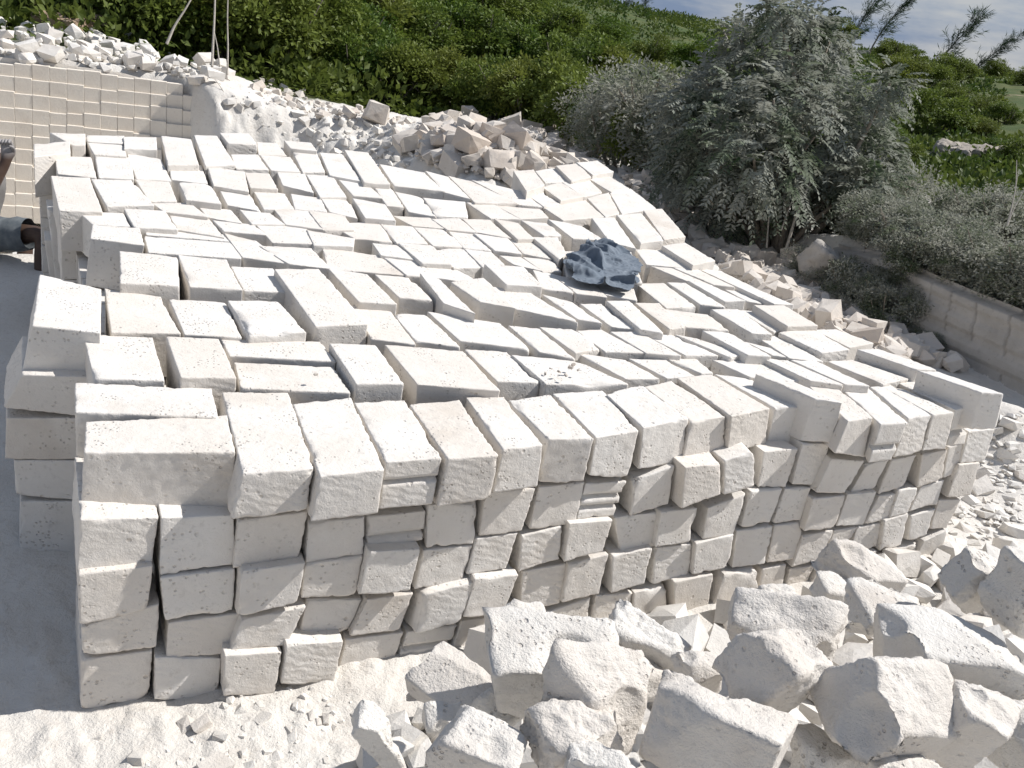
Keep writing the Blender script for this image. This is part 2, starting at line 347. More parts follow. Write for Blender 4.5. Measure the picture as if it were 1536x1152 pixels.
# ------------------------------------------------------------------ sawn blocks
def grid_cube(nx, ny, nz, ex, ey, ez):
    """surface grid of the unit cube with tight loops next to the edges"""
    def ax(n, e):
        t = np.linspace(0, 1, n+1)[1:-1]; t = t[(t > e*2.6) & (t < 1-e*2.6)]
        return np.concatenate([[0, e, 2*e], t, [1-2*e, 1-e, 1]])
    X, Y, Z = ax(nx, ex), ax(ny, ey), ax(nz, ez); Vs = []; Fs = []; o = 0
    for axis, (A, B) in ((0, (Y, Z)), (1, (X, Z)), (2, (X, Y))):
        for s in (0, 1):
            a, b = np.meshgrid(A, B, indexing='ij'); c = np.full_like(a, s)
            P = np.stack({0: (c, a, b), 1: (a, c, b), 2: (a, b, c)}[axis], -1).reshape(-1, 3); n, m = a.shape
            i = o+np.arange(n-1)[:, None]*m+np.arange(m-1)[None]; F = np.stack([i, i+m, i+m+1, i+1], -1).reshape(-1, 4)
            if (s == 1) == (axis == 1): F = F[:, ::-1]
            Vs.append(P); Fs.append(F); o += len(P)
    V = np.concatenate(Vs); F = np.concatenate(Fs)
    key = np.round(V*1e6).astype(np.int64); _, idx, inv = np.unique(key, axis=0, return_index=True, return_inverse=True)
    return V[idx], inv.ravel()[F]
def block_mesh(name, C8, cell, seed, wear=1.0, slots=(), mat=None):
    """C8: corners [bottom: fl fr br bl, top: fl fr br bl] in metres. returns mesh, origin. slots: heights (0-1) of saw cuts in the front end"""
    C8 = np.asarray(C8, float); org = C8[:4].mean(0)
    D = np.array([(np.linalg.norm(C8[1]-C8[0])+np.linalg.norm(C8[5]-C8[4]))/2, (np.linalg.norm(C8[7]-C8[4])+np.linalg.norm(C8[6]-C8[5]))/2, np.linalg.norm(C8[4:]-C8[:4], axis=1).mean()])
    n = np.maximum(3, np.round(D/cell)).astype(int); e = np.minimum(0.0045/D, 0.08)
    T, F = grid_cube(n[0], n[1], n[2], *e)
    P = T*D; q = P + rng.random(3)*0 + seed*3.71
    # worn edges with chips
    r = 0.0012 + 0.026*wear*np.clip(fbm(q*30.0, 3, seed, .65)-0.06, 0, 1) + 0.10*wear*np.clip(fbm(q*5.5+9, 3, seed+3)-0.34, 0, 1)
    r = np.minimum(r, 0.045)
    dd = np.minimum(P, D-P); sg = np.where(P < D/2, 1.0, -1.0); ev = np.maximum(r[:, None]-dd, 0); L = np.linalg.norm(ev, axis=1)
    m = L > r; sh = np.zeros_like(P); sh[m] = sg[m]*ev[m]*(1-r[m]/L[m])[:, None]
    Q = P+sh
    # slightly uneven faces
    on = dd < 1e-6; amp = 0.0028*wear*fbm(q*5.0, 2, seed+7)+0.0018*wear*fbm(q*46.0, 2, seed+8)
    Q = Q + np.where(on, sg*amp[:, None], 0)
    for s in slots:
        zz = np.abs(T[:, 2]-s)*D[2]
        Q[:, 1] += np.where((zz < 0.0035) & (Q[:, 1] < 0.02), 0.03, 0)
    t = Q/D; x, y, z = t[:, :1], t[:, 1:2], t[:, 2:3]
    def quad(a, b, c, d): return a*(1-x)*(1-y)+b*x*(1-y)+c*x*y+d*(1-x)*y
    V = quad(*C8[:4])*(1-z)+quad(*C8[4:])*z - org
    return mesh_np(name, V, F, mat or M_BLOCK), org
def add_block(C8, label, group, cell=0.03, seed=1, wear=1.0, slots=()):
    me, org = block_mesh('limestone_block', C8, cell, seed, wear, slots)
    o = obj('limestone_block', me, org); tag(o, label, 'stone block', group); return o

ZT = CAMZ-1.3                       # top of the stack at its front edge
FDIR = np.array([0.882, 0.471]); FNRM = np.array([0.471, -0.882])     # along the front (to the right) and out of it
F0 = at_z(125, 679, ZT)[:2]
def depth_in(p): return float(-(np.asarray(p)[:2]-F0)@FNRM)
def ztop(p): return ZT+0.024*max(0.0, depth_in(p)-0.3)
def top_quad(q, dz, tilt=0.012):
    """q: bl br fr fl in photograph pixels -> 4 points on the stack top"""
    out = []
    for i, (px, py) in enumerate(q):
        z = ZT
        for _ in range(4):
            p = at_z(px, py, z); z = ztop(p)+dz+(tilt if i >= 2 else -tilt)
        out.append(at_z(px, py, z))
    return np.array(out)
ORD = 'first second third fourth fifth sixth seventh eighth ninth tenth eleventh twelfth thirteenth fourteenth fifteenth sixteenth seventeenth eighteenth nineteenth twentieth twenty-first twenty-second twenty-third twenty-fourth'.split()
seedc = [100]
def nseed(): seedc[0] += 1; return seedc[0]
def top_block(q, dz, label, group, cell, gap=0.003, tilt=0.012, bottom=None, wear=1.0, slots=()):
    T = top_quad(q, dz, tilt); c = T.mean(0)
    T = T+(c-T)/np.linalg.norm((c-T), axis=1)[:, None]*gap
    bl, br, fr, fl = T
    base = ztop(c)-0.168
    B = [p.copy() for p in (fl, fr, br, bl)]
    j = rng.normal(0, 0.004, (4, 2))
    for i, p in enumerate(B):
        p[2] = base; p[:2] += j[i]
    if bottom is not None:
        d = (fr-fl)[:2]; nn = np.array([d[1], -d[0]])/np.hypot(*d)
        for i, (px, py) in enumerate(bottom):
            rr = ray(px, py); t = ((fl[:2]-CAM[:2])@nn)/(rr[:2]@nn); B[i] = CAM+rr*t
        off = [B[0]-fl, B[1]-fr]; B[2] = br+off[1]; B[3] = bl+off[0]
    return add_block([*B, fl, fr, br, bl], label, group, cell, nseed(), wear, slots)

# front row: bl br fr fl on top, bottom-left and bottom-right of the front end, lift
FRONT = [
 ((111,574),(318,583),(329,626),(111,618),None,.0,()),
 ((127,632),(342,623),(354,679),(125,679),((121,777),(347,760)),0,()),
 ((333,588),(432,588),(474,704),(364,711),((347,779),(462,766)),0,()),
 ((439,606),(526,597),(578,705),(480,715),((466,783),(566,769)),0,()),
 ((530,602),(607,600),(664,687),(579,694),((568,764),(648,756)),0,(.55,)),
 ((613,606),(689,599),(748,684),(672,689),((656,760),(736,748)),0,()),
 ((698,595),(755,595),(815,668),(755,675),((740,738),(806,731)),0,()),
 ((762,599),(825,592),(891,659),(823,659),((806,727),(876,722)),0,()),
 ((828,590),(903,586),(958,647),(894,657),((884,714),(942,718)),0,()),
 ((909,592),(960,576),(1033,628),(965,642),((958,704),(1023,694)),.01,()),
 ((965,580),(1007,571),(1089,625),(1037,633),((1022,697),(1086,685)),0,()),
 ((1015,567),(1066,560),(1155,613),(1097,625),((1091,680),(1148,666)),.01,()),
 ((1071,561),(1126,568),(1206,610),(1163,612),((1149,673),(1194,672)),0,(.45,)),
 ((1132,560),(1160,558),(1267,605),(1223,598),((1201,662),(1247,664)),.06,()),
 ((1208,574),(1252,578),(1310,627),(1272,632),((1252,680),(1296,685)),.01,()),
 ((1256,578),(1300,580),(1362,635),(1321,637),((1303,694),(1337,690)),0,(.4,)),
 ((1304,580),(1336,578),(1398,623),(1363,628),((1340,687),(1381,678)),0,()),
 ((1320,579),(1358,584),(1432,619),(1400,623),((1384,677),(1419,674)),0,()),
 ((1346,574),(1366,570),(1463,608),(1433,615),((1421,669),(1446,666)),0,(.35,.75)),
 ((1376,556),(1406,557),(1507,591),(1474,589),((1455,644),(1492,643)),.09,())]
for i, (a, b_, c, d, bot, dz, sl) in enumerate(FRONT):
    lab = f'cream limestone block, {ORD[max(i-1, 0)]} from the shaded end in the top course of the front face'; g = 'top course of the front face'
    if i == 0: lab, g = 'long limestone block lying crosswise right behind the corner block of the stack', None
    if i == 1: lab, g = 'long corner block of the stack lying with its pitted side outward, above the shaded end', None
    if i == 13: lab, g = 'limestone block standing proud of its neighbours in the front top course', None
    if i == 19: lab, g = 'raised end block of the front top course, above the rubble slope', None
    if sl and i != 18: lab = f'saw-cut limestone block, {ORD[i-1]} from the shaded end in the front face\'s top course'
    if i == 18: lab, g = 'top course front block with two thin saw cuts beside the raised end block', None
    top_block((a, b_, c, d), dz, lab, g, 0.010 if i < 12 else 0.013, 0.003, 0.004, bot, 1.0, sl)

ROWS = {
 'second': (.02, [((125,502),(229,506),(247,571),(140,567)),((249,504),(328,508),(355,566),(271,566),.035),((331,508),(480,512),(503,542),(344,533)),((351,543),(500,550),(525,589),(361,581)),
  ((494,515),(563,517),(605,576),(534,575),.035),((577,517),(694,527),(750,586),(626,576),.02),((696,524),(760,528),(812,573),(746,572)),((767,532),(873,542),(942,576),(819,576)),
  ((866,530),(938,540),(990,568),(938,568)),((943,538),(999,540),(1042,564),(1000,567)),((998,537),(1045,537),(1069,560),(1051,560)),((1069,540),(1140,542),(1205,572),(1126,566)),
  ((1143,537),(1181,540),(1265,577),(1216,571),.03),((1186,540),(1221,540),(1304,579),(1267,576),.03),((1241,542),(1278,540),(1363,568),(1325,576)),((1286,524),(1317,523),(1406,554),(1375,554),.07)]),
 'third': (.035, [((60,412),(151,434),(150,499),(49,488),.04),((158,434),(240,446),(270,500),(167,498)),((254,449),(337,454),(362,506),(277,501)),((342,451),(416,451),(459,498),(374,501),.03),
  ((412,404),(478,403),(551,486),(473,489),.06),((527,457),(586,468),(623,516),(557,508)),((588,468),(637,472),(691,520),(623,511)),((642,468),(748,484),(795,523),(690,511)),((763,488),(808,493),(863,537),(808,527)),
  ((810,491),(860,493),(902,521),(863,529)),((866,497),(902,494),(966,529),(907,527)),((916,498),(960,498),(1021,533),(969,529)),((965,501),(1007,502),(1077,533),(1028,533)),((1012,501),(1046,508),(1115,531),(1095,536)),
  ((1055,497),(1093,499),(1156,534),(1121,532),.04),((1117,512),(1166,524),(1183,536),(1158,532)),((1129,501),(1163,502),(1236,542),(1184,537)),((1169,499),(1218,493),(1273,524),(1233,529),.04),((1220,494),(1255,494),(1310,514),(1274,521))]),
 'fourth': (.05, [((180,377),(266,385),(268,428),(181,424),.04),((268,383),(339,390),(363,434),(285,429),.02),((347,400),(409,403),(432,438),(366,435)),((493,403),(551,411),(594,456),(538,452),.03),
  ((563,412),(612,416),(650,450),(599,446)),((631,411),(659,419),(712,470),(665,454),.04),((678,424),(725,416),(772,462),(720,452),.05),((731,429),(793,438),(866,482),(773,463),.02),((813,441),(860,454),(902,484),(866,478)),
  ((871,456),(902,456),(951,493),(916,489)),((910,451),(944,451),(995,499),(960,493),.03),((952,454),(989,455),(1028,490),(1004,493),.02),((996,464),(1061,472),(1093,495),(1028,490)),((1067,464),(1106,464),(1158,501),(1127,499),.04),
  ((1106,465),(1134,467),(1179,493),(1160,498)),((1132,458),(1176,458),(1226,488),(1181,489),.06)]),
 'fifth': (.05, [((220,341),(340,352),(345,362),(222,352)),((218,354),(358,365),(360,387),(225,378)),((337,350),(384,362),(432,395),(364,385)),((390,369),(466,373),(495,402),(433,395)),((485,372),(571,383),(607,412),(494,403)),
  ((573,383),(625,391),(654,416),(610,412)),((634,396),(675,399),(728,428),(655,416)),((728,396),(785,400),(812,429),(760,426),.06),((800,405),(832,412),(859,438),(813,432)),((828,411),(889,425),(909,445),(864,439)),
  ((892,426),(949,434),(954,450),(910,442)),((956,426),(996,425),(1042,459),(999,461)),((1002,424),(1028,425),(1086,460),(1050,456),.02),((1033,421),(1067,428),(1116,450),(1086,451),.04),((1072,426),(1100,433),(1142,455),(1119,451)),((1104,429),(1145,438),(1189,456),(1160,455),.03)]),
 'sixth': (.06, [((140,338),(208,342),(215,367),(138,357),.03),((119,318),(183,320),(194,339),(140,336)),((187,313),(247,317),(265,344),(202,340),.02),((253,321),(313,328),(336,356),(268,344)),((321,331),(378,337),(398,352),(337,346)),
  ((384,336),(458,342),(468,365),(409,363)),((462,346),(530,358),(528,369),(472,367)),((495,336),(566,332),(589,362),(532,357)),((599,365),(648,368),(676,396),(633,394),.02),((560,365),(595,368),(624,389),(572,382)),
  ((654,376),(693,370),(722,400),(681,402)),((697,373),(736,378),(755,396),(724,400)),((751,384),(781,386),(812,406),(771,396)),((785,386),(826,390),(841,407),(814,407)),((845,378),(945,376),(962,424),(852,414),.012),
  ((954,374),(991,375),(1036,402),(970,396)),((995,369),(1027,364),(1071,390),(1039,397),.05),((978,400),(1009,403),(1067,428),(1030,421)),((1012,402),(1046,404),(1100,430),(1069,426)),((1048,403),(1082,407),(1145,438),(1104,429))]),
 'seventh': (.065, [((77,264),(134,267),(153,317),(89,315),.02),((138,269),(196,271),(230,307),(161,309),.02),((203,269),(253,273),(265,301),(224,301)),((230,305),(284,305),(310,325),(247,317)),((268,272),(315,276),(331,305),(280,299),.035),
  ((329,283),(372,291),(392,316),(342,307)),((300,311),(345,315),(362,335),(312,325)),((361,315),(405,320),(425,336),(378,335)),((380,285),(427,291),(440,313),(396,313)),((412,314),(462,316),(484,344),(429,336)),((464,317),(515,321),(530,344),(485,344)),
  ((437,291),(480,297),(490,317),(443,313)),((482,297),(521,299),(536,327),(495,317)),((529,297),(577,307),(593,330),(548,326),.03),((572,337),(619,340),(640,365),(595,364)),((621,341),(669,345),(693,370),(650,368)),((671,345),(710,351),(736,376),(695,371)),
  ((712,351),(761,358),(782,380),(742,375),.01),((765,359),(796,360),(826,388),(785,380)),((799,356),(836,354),(850,380),(838,388),.03),((823,329),(872,339),(906,360),(859,357),.02),((888,327),(921,326),(954,372),(915,363),.04),((926,323),(962,320),(995,360),(961,364),.05),((966,316),(993,313),(1028,354),(996,359),.05)]),
 'eighth': (.07, [((83,234),(136,236),(144,266),(87,260)),((143,233),(196,237),(200,268),(149,266)),((191,230),(241,239),(256,271),(205,268)),((255,249),(302,248),(311,275),(258,269),-.01),((312,250),(366,258),(373,287),(321,278),.02),((368,259),(403,261),(416,283),(376,281),.02),
  ((415,256),(456,260),(470,289),(425,278)),((460,262),(499,264),(519,295),(480,295)),((505,266),(550,276),(573,297),(530,293)),((560,279),(587,281),(605,310),(580,308)),((593,288),(634,296),(652,324),(613,317)),((591,324),(644,327),(664,342),(619,338)),((636,297),(697,303),(701,325),(654,324)),
  ((648,328),(689,328),(714,348),(671,344)),((695,329),(734,330),(765,357),(716,348)),((742,328),(777,335),(800,357),(776,358),.02),((783,331),(820,333),(841,353),(816,353),.03),((701,304),(742,308),(779,328),(736,327)),((744,308),(810,314),(821,326),(781,328)),((818,312),(878,300),(904,325),(845,330)),
  ((882,298),(913,289),(929,320),(908,325),.02),((916,290),(946,283),(983,312),(933,321),.02)]),
 'ninth': (.08, [((132,214),(184,218),(189,234),(142,231)),((242,204),(286,209),(298,247),(252,247),.03),((291,202),(325,204),(353,247),(308,248),.03),((347,232),(386,232),(402,254),(355,253)),((390,232),(435,236),(450,257),(407,255)),((436,222),(474,226),(487,258),(454,258)),
  ((480,229),(513,231),(542,271),(495,263)),((517,225),(552,229),(585,276),(546,273),.03),((570,246),(636,259),(665,286),(591,278),.02),((638,256),(671,265),(705,298),(667,288)),((673,264),(706,272),(775,304),(712,303),.01),((708,270),(787,288),(813,310),(777,306)),((789,290),(812,286),(839,306),(816,310)),
  ((815,281),(841,273),(874,294),(841,300),.04),((845,274),(882,268),(902,288),(876,295)),((884,268),(911,263),(942,282),(917,288),.01)]),
 'rearmost': (.08, [((52,216),(104,212),(104,228),(52,235),.05),((77,200),(127,201),(127,217),(108,217),.03),((130,203),(185,204),(184,215),(132,212)),((186,205),(234,206),(235,224),(187,222),.03),((331,200),(372,200),(385,217),(342,214),.06),((386,213),(415,215),(429,233),(388,231)),
  ((427,211),(466,214),(474,226),(436,222),.03),((771,257),(800,255),(816,277),(790,287),.08),((804,257),(831,252),(855,272),(818,274)),((835,249),(866,245),(886,265),(857,271),.04),((866,244),(896,241),(919,257),(889,262),.05)]),
}
for row, (dz0, L) in ROWS.items():
    rank = {k: n for n, k in enumerate(sorted(range(len(L)), key=lambda k: float((at_z(*np.mean(L[k][:4], axis=0), ZT)[:2]-F0)@FDIR)))}
    for k, q in enumerate(L):
        dz = q[4] if len(q) > 4 else float(rng.uniform(-.008, .012))
        lab = f'white limestone block, {ORD[rank[k]]} from the shaded end in the stack top\'s rearmost row' if row == 'rearmost' else f'white limestone block, {ORD[rank[k]]} from the shaded end in the stack top\'s {row} row'
        g = f'{row} row of the stack top'
        if row == 'third' and k == 0: lab, g = 'tilted limestone block overhanging the shaded left end of the stack', None
        if row == 'third' and k == 4: lab, g = 'long high limestone block spanning two rows of the stack top', None
        if row == 'sixth' and k == 14: lab, g = 'limestone block under the crumpled denim jacket', None
        if row == 'rearmost' and k == 0: lab, g = 'tilted limestone block on the rear left corner of the stack', None
        if row == 'sixth' and k == 0: lab, g = 'limestone block with its grey end exposed above the leaning slabs', None
        cell = {'second': .016, 'third': .016, 'fourth': .022, 'fifth': .024}.get(row, .03)
        bot = None
        if row == 'third' and k == 0: bot = ((33,562),(150,566))
        if row == 'sixth' and k == 0: bot = ((128,428),(202,440))
        top_block(q[:4], dz0*0.3+dz*.65, lab, g, cell, {'second': -.001, 'third': -.003, 'fourth': -.005}.get(row, -.009), 0.004, bot, .8)

# front face, courses below the top one
NF = [at_z(*q, ZT)[:2] for f in FRONT[1:] for q in (f[3], f[2])]
sF = np.array([(p-F0)@FDIR for p in NF]); nF = np.array([(p-F0)@FNRM for p in NF])
QF = np.polyfit(sF, nF, 2)
def on_face(px, py, out):
    rr = ray(px, py); n = 0.0
    for _ in range(12):
        t = ((F0-CAM[:2])@FNRM+n)/(rr[:2]@FNRM); p = CAM+rr*t; n = np.polyval(QF, (p[:2]-F0)@FDIR)+out
    return p
COURSES = {
 'second': [((120,779),(238,776),(228,850),(115,860)),((241,776),(350,772),(353,846),(240,864)),((358,781),(463,766),(448,837),(350,852)),((464,783),(547,776),(545,832),(459,844)),((551,775),(639,766),(634,811),(551,823),0,(.3,)),((643,757),(724,754),(709,816),(639,823)),
  ((728,739),(804,732),(783,797),(719,806)),((809,731),(877,723),(863,787),(794,795)),((879,725),(939,722),(920,774),(865,779),0,(.3,.62)),((952,720),(1012,698),(1003,757),(946,774),-.01),((1028,701),(1085,694),(1082,743),(1022,764),.035),((1087,691),(1131,677),(1134,730),(1086,742),.03),
  ((1146,677),(1196,673),(1180,732),(1137,731)),((1205,665),(1246,665),(1226,729),(1188,727)),((1248,688),(1297,691),(1268,740),(1224,739),.04),((1300,697),(1334,688),(1310,734),(1276,739)),((1338,690),(1375,682),(1357,729),(1317,742)),((1384,682),(1421,674),(1413,718),(1376,731)),((1423,671),(1445,665),(1436,710),(1415,718)),((1453,647),(1492,643),(1476,692),(1441,695),0,(.5,))],
 'third': [((118,861),(229,848),(222,915),(120,938),.012),((241,866),(352,853),(349,919),(248,932)),((362,857),(458,844),(446,905),(357,926),.03),((457,846),(544,834),(533,893),(452,898)),((554,827),(632,823),(615,887),(537,894),.035),((636,825),(709,818),(693,873),(622,884)),((714,808),(778,799),(759,853),(700,863),-.01),
  ((783,804),(844,790),(839,839),(778,858)),((854,785),(919,780),(905,827),(846,844),.02),((921,776),(987,768),(982,820),(930,830),-.01),((992,768),(1046,762),(1035,814),(983,821)),((1062,762),(1119,741),(1099,802),(1054,809)),((1126,737),(1175,733),(1156,785),(1111,793),.02),((1178,733),(1218,731),(1201,781),(1159,786),-.015),
  ((1220,748),(1267,743),(1251,792),(1206,797),.02),((1272,741),(1316,737),(1295,788),(1255,790),.02),((1319,744),(1345,740),(1333,778),(1297,788)),((1349,735),(1378,732),(1361,769),(1335,778)),((1382,730),(1417,720),(1405,757),(1364,767)),((1439,697),(1471,694),(1456,744),(1421,747))],
 'fourth': [((123,940),(239,905),(234,971),(124,985)),((252,934),(359,920),(342,981),(248,988)),((363,929),(458,910),(430,967),(344,981),.02),((460,899),(545,898),(519,952),(448,962),-.01),((551,899),(620,890),(599,946),(525,955)),((634,892),(712,873),(688,936),(620,955),.035),((712,868),(778,862),(754,922),(695,927),.03),
  ((783,857),(851,845),(839,905),(780,917)),((854,846),(913,831),(898,891),(842,905)),((919,834),(978,822),(966,875),(917,891)),((983,822),(1037,816),(1034,863),(978,877)),((1044,815),(1101,802),(1091,851),(1039,863),.01),((1105,796),(1159,789),(1148,846),(1098,853),.01),((1162,788),(1205,784),(1192,839),(1151,844),.01),
  ((1205,804),(1250,795),(1233,840),(1188,851),.02),((1252,795),(1285,791),(1261,832),(1234,840)),((1286,791),(1322,784),(1315,821),(1273,833),-.02),((1327,781),(1363,770),(1351,818),(1320,827),.015),((1367,774),(1403,763),(1389,802),(1362,813)),((1409,750),(1442,749),(1420,792),(1395,795))],
 'bottom': [((122,989),(229,975),(224,1042),(120,1058)),((233,985),(333,987),(325,1042),(231,1044)),((337,983),(423,978),(413,1034),(335,1037),.05),((430,967),(516,962),(502,1020),(422,1018),.05),((519,959),(606,948),(584,1008),(504,1014)),((611,948),(686,938),(660,988),(592,1000),0,(.55,)),((693,931),(752,924),(728,982),(672,988)),((757,921),(818,914),(800,972),(736,980)),((820,919),(886,896),(878,950),(806,966)),
  ((894,893),(949,889),(935,945),(884,950)),((951,889),(1004,877),(1001,925),(950,935)),((1011,873),(1070,861),(1061,915),(1014,925),.02),((1087,861),(1140,856),(1133,906),(1067,916),.02),((1144,853),(1179,846),(1174,892),(1134,904)),((1185,853),(1223,848),(1199,892),(1177,894)),((1233,845),(1264,838),(1251,868),(1215,875)),((1270,838),(1315,826),(1300,866),(1258,876)),((1320,830),(1340,823),(1334,858),(1304,866)),((1342,823),(1379,815),(1365,853),(1337,856)),((1386,812),(1421,795),(1416,827),(1371,843))]}
for cname, L in COURSES.items():
    for k, q in enumerate(L):
        out = (q[4] if len(q) > 4 else 0)+float(rng.uniform(-.014, .010))-.012-.035*math.exp(-k/1.5); sl = q[5] if len(q) > 5 else ()
        tl, tr, br, bl = [on_face(px, py, out) for px, py in q[:4]]
        if cname == 'bottom': bl[2] -= .02; br[2] -= .02
        back = np.array([-FNRM[0], -FNRM[1], 0])*float(rng.uniform(.34, .40))
        C8 = np.array([bl, br, br+back, bl+back, tl, tr, tr+back, tl+back]); c = C8.mean(0); C8[:, 2] += (c[2]-C8[:, 2])*0.012
        lab = f'cream limestone block, {ORD[k]} from the shaded end in the {cname} course of the front face'
        g = f'{cname} course of the front face'
        if sl: lab = f'saw-cut limestone block, {ORD[k]} from the shaded end in the front face\'s {cname} course'
        add_block(C8, lab, g, 0.011 if k < 10 else 0.015, nseed(), 1.1, sl)
# left end: column under the overhanging block, and the flank behind it
def left_face(px, py, A, B):
    d = (B-A)[:2]; nn = np.array([d[1], -d[0]])/np.hypot(*d); rr = ray(px, py); return CAM+rr*(((A[:2]-CAM[:2])@nn)/(rr[:2]@nn))
TA = top_quad(((60,412),(151,434),(150,499),(49,488)), .05)
for k, q in enumerate([((33,562),(150,566),(140,626),(5,612)),((10,627),(140,627),(136,690),(7,689)),((21,691),(138,691),(130,751),(24,743)),((30,752),(132,753),(128,812),(28,808))]):
    tl, tr, br, bl = [left_face(px, py, TA[3], TA[2]) for px, py in q]
    if k == 3: bl[2] = br[2] = -.01
    back = np.array([-FNRM[0], -FNRM[1], 0])*.37
    add_block([bl, br, br+back, bl+back, tl, tr, tr+back, tl+back], 'shaded limestone block in the left end column under the overhanging block', 'left end column', .014, nseed(), 1.0)
for q, nm in ((((52,216),(104,212),(104,228),(52,235)), 'rear'), (((77,264),(134,267),(153,317),(89,315)), 'middle'), (((140,338),(208,342),(215,367),(138,357)), 'near')):
    T = top_quad(q, .0); bl, br, fr, fl = T; inw = np.array([FDIR[0], FDIR[1], 0])
    zt = T[:, 2].mean()-.19
    if nm == 'near': zt -= .02
    dvec = (bl-fl)/np.linalg.norm(bl-fl)*.36; wv = inw*.30
    for k in range(4):
        z0 = max(-.02, zt-.165*(k+1)+.003); z1 = zt-.165*k
        if z1 < .06: break
        o = fl+inw*float(rng.uniform(.0, .025))+(FNRM[0]*-.03, FNRM[1]*-.03, 0)
        c = [o, o+wv, o+wv+dvec, o+dvec]
        add_block([np.array([p[0], p[1], z0]) for p in c]+[np.array([p[0], p[1], z1]) for p in c], f'shaded limestone block in the stack\'s left flank, {nm} column', f'left flank {nm} column', .03, nseed(), 1.0)
# leaning slabs in the notch of the left flank
for k, (px, py, hh, wd, lean) in enumerate([(92,416,.42,.10,.06),(107,420,.38,.07,.03),(119,422,.34,.07,-.02),(84,414,.24,.08,.05)]):
    p = at_z(px, py, .34); b0 = np.array([p[0], p[1], .30]); a = np.array([FDIR[0], FDIR[1], 0])*wd*.6; d = np.array([-FNRM[0], -FNRM[1], 0])*.2
    up = np.array([-FDIR[0]*lean, -FDIR[1]*lean, hh])
    lo = np.array([0, 0, -.28])
    add_block([b0+lo, b0+a+lo, b0+a+d+lo, b0+d+lo, b0+up, b0+a+up, b0+a+d+up, b0+d+up], 'narrow limestone slab standing on edge in the stack\'s left flank', 'slabs on edge in the left flank', .03, nseed(), 1.0)
# hidden inner courses
Vs = []; Fs = []; n0 = 0
bxF = np.array([(0,1,2,3),(4,7,6,5),(0,4,5,1),(1,5,6,2),(2,6,7,3),(3,7,4,0)])[:, ::-1]
cor = {k: top_quad((p,)*4, 0)[0] for k, p in (('fl', (125, 679)), ('fr', (1500, 600)), ('rr', (915, 262)), ('rl', (75, 232)))}
for i in range(1, 11):
    t0, t1 = i/11, (i+.96)/11
    for j in range(12):
        s0, s1 = .02+.96*j/12, .02+.96*(j+.96)/12
        pt = lambda s, t: (cor['fl']*(1-s)+cor['fr']*s)*(1-t)+(cor['rl']*(1-s)+cor['rr']*s)*t
        for k in range(4):
            jit = rng.uniform(-.008, .008)
            q = [pt(s0, t0), pt(s1, t0), pt(s1, t1), pt(s0, t1)]; zt = [p[2]-.185-.165*k for p in q]
            V = [np.array([p[0]+jit, p[1]+jit, max(-.02, z-.16)]) for p, z in zip(q, zt)]+[np.array([p[0]+jit, p[1]+jit, z]) for p, z in zip(q, zt)]
            Vs.append(V); Fs.append(bxF+n0); n0 += 8
o = obj('inner_block_courses', mesh_np('inner_block_courses', np.concatenate(Vs), np.concatenate(Fs), M_BLOCK, False))
tag(o, 'inner courses of limestone blocks glimpsed in the gaps of the stack', 'stone blocks', kind='stuff')

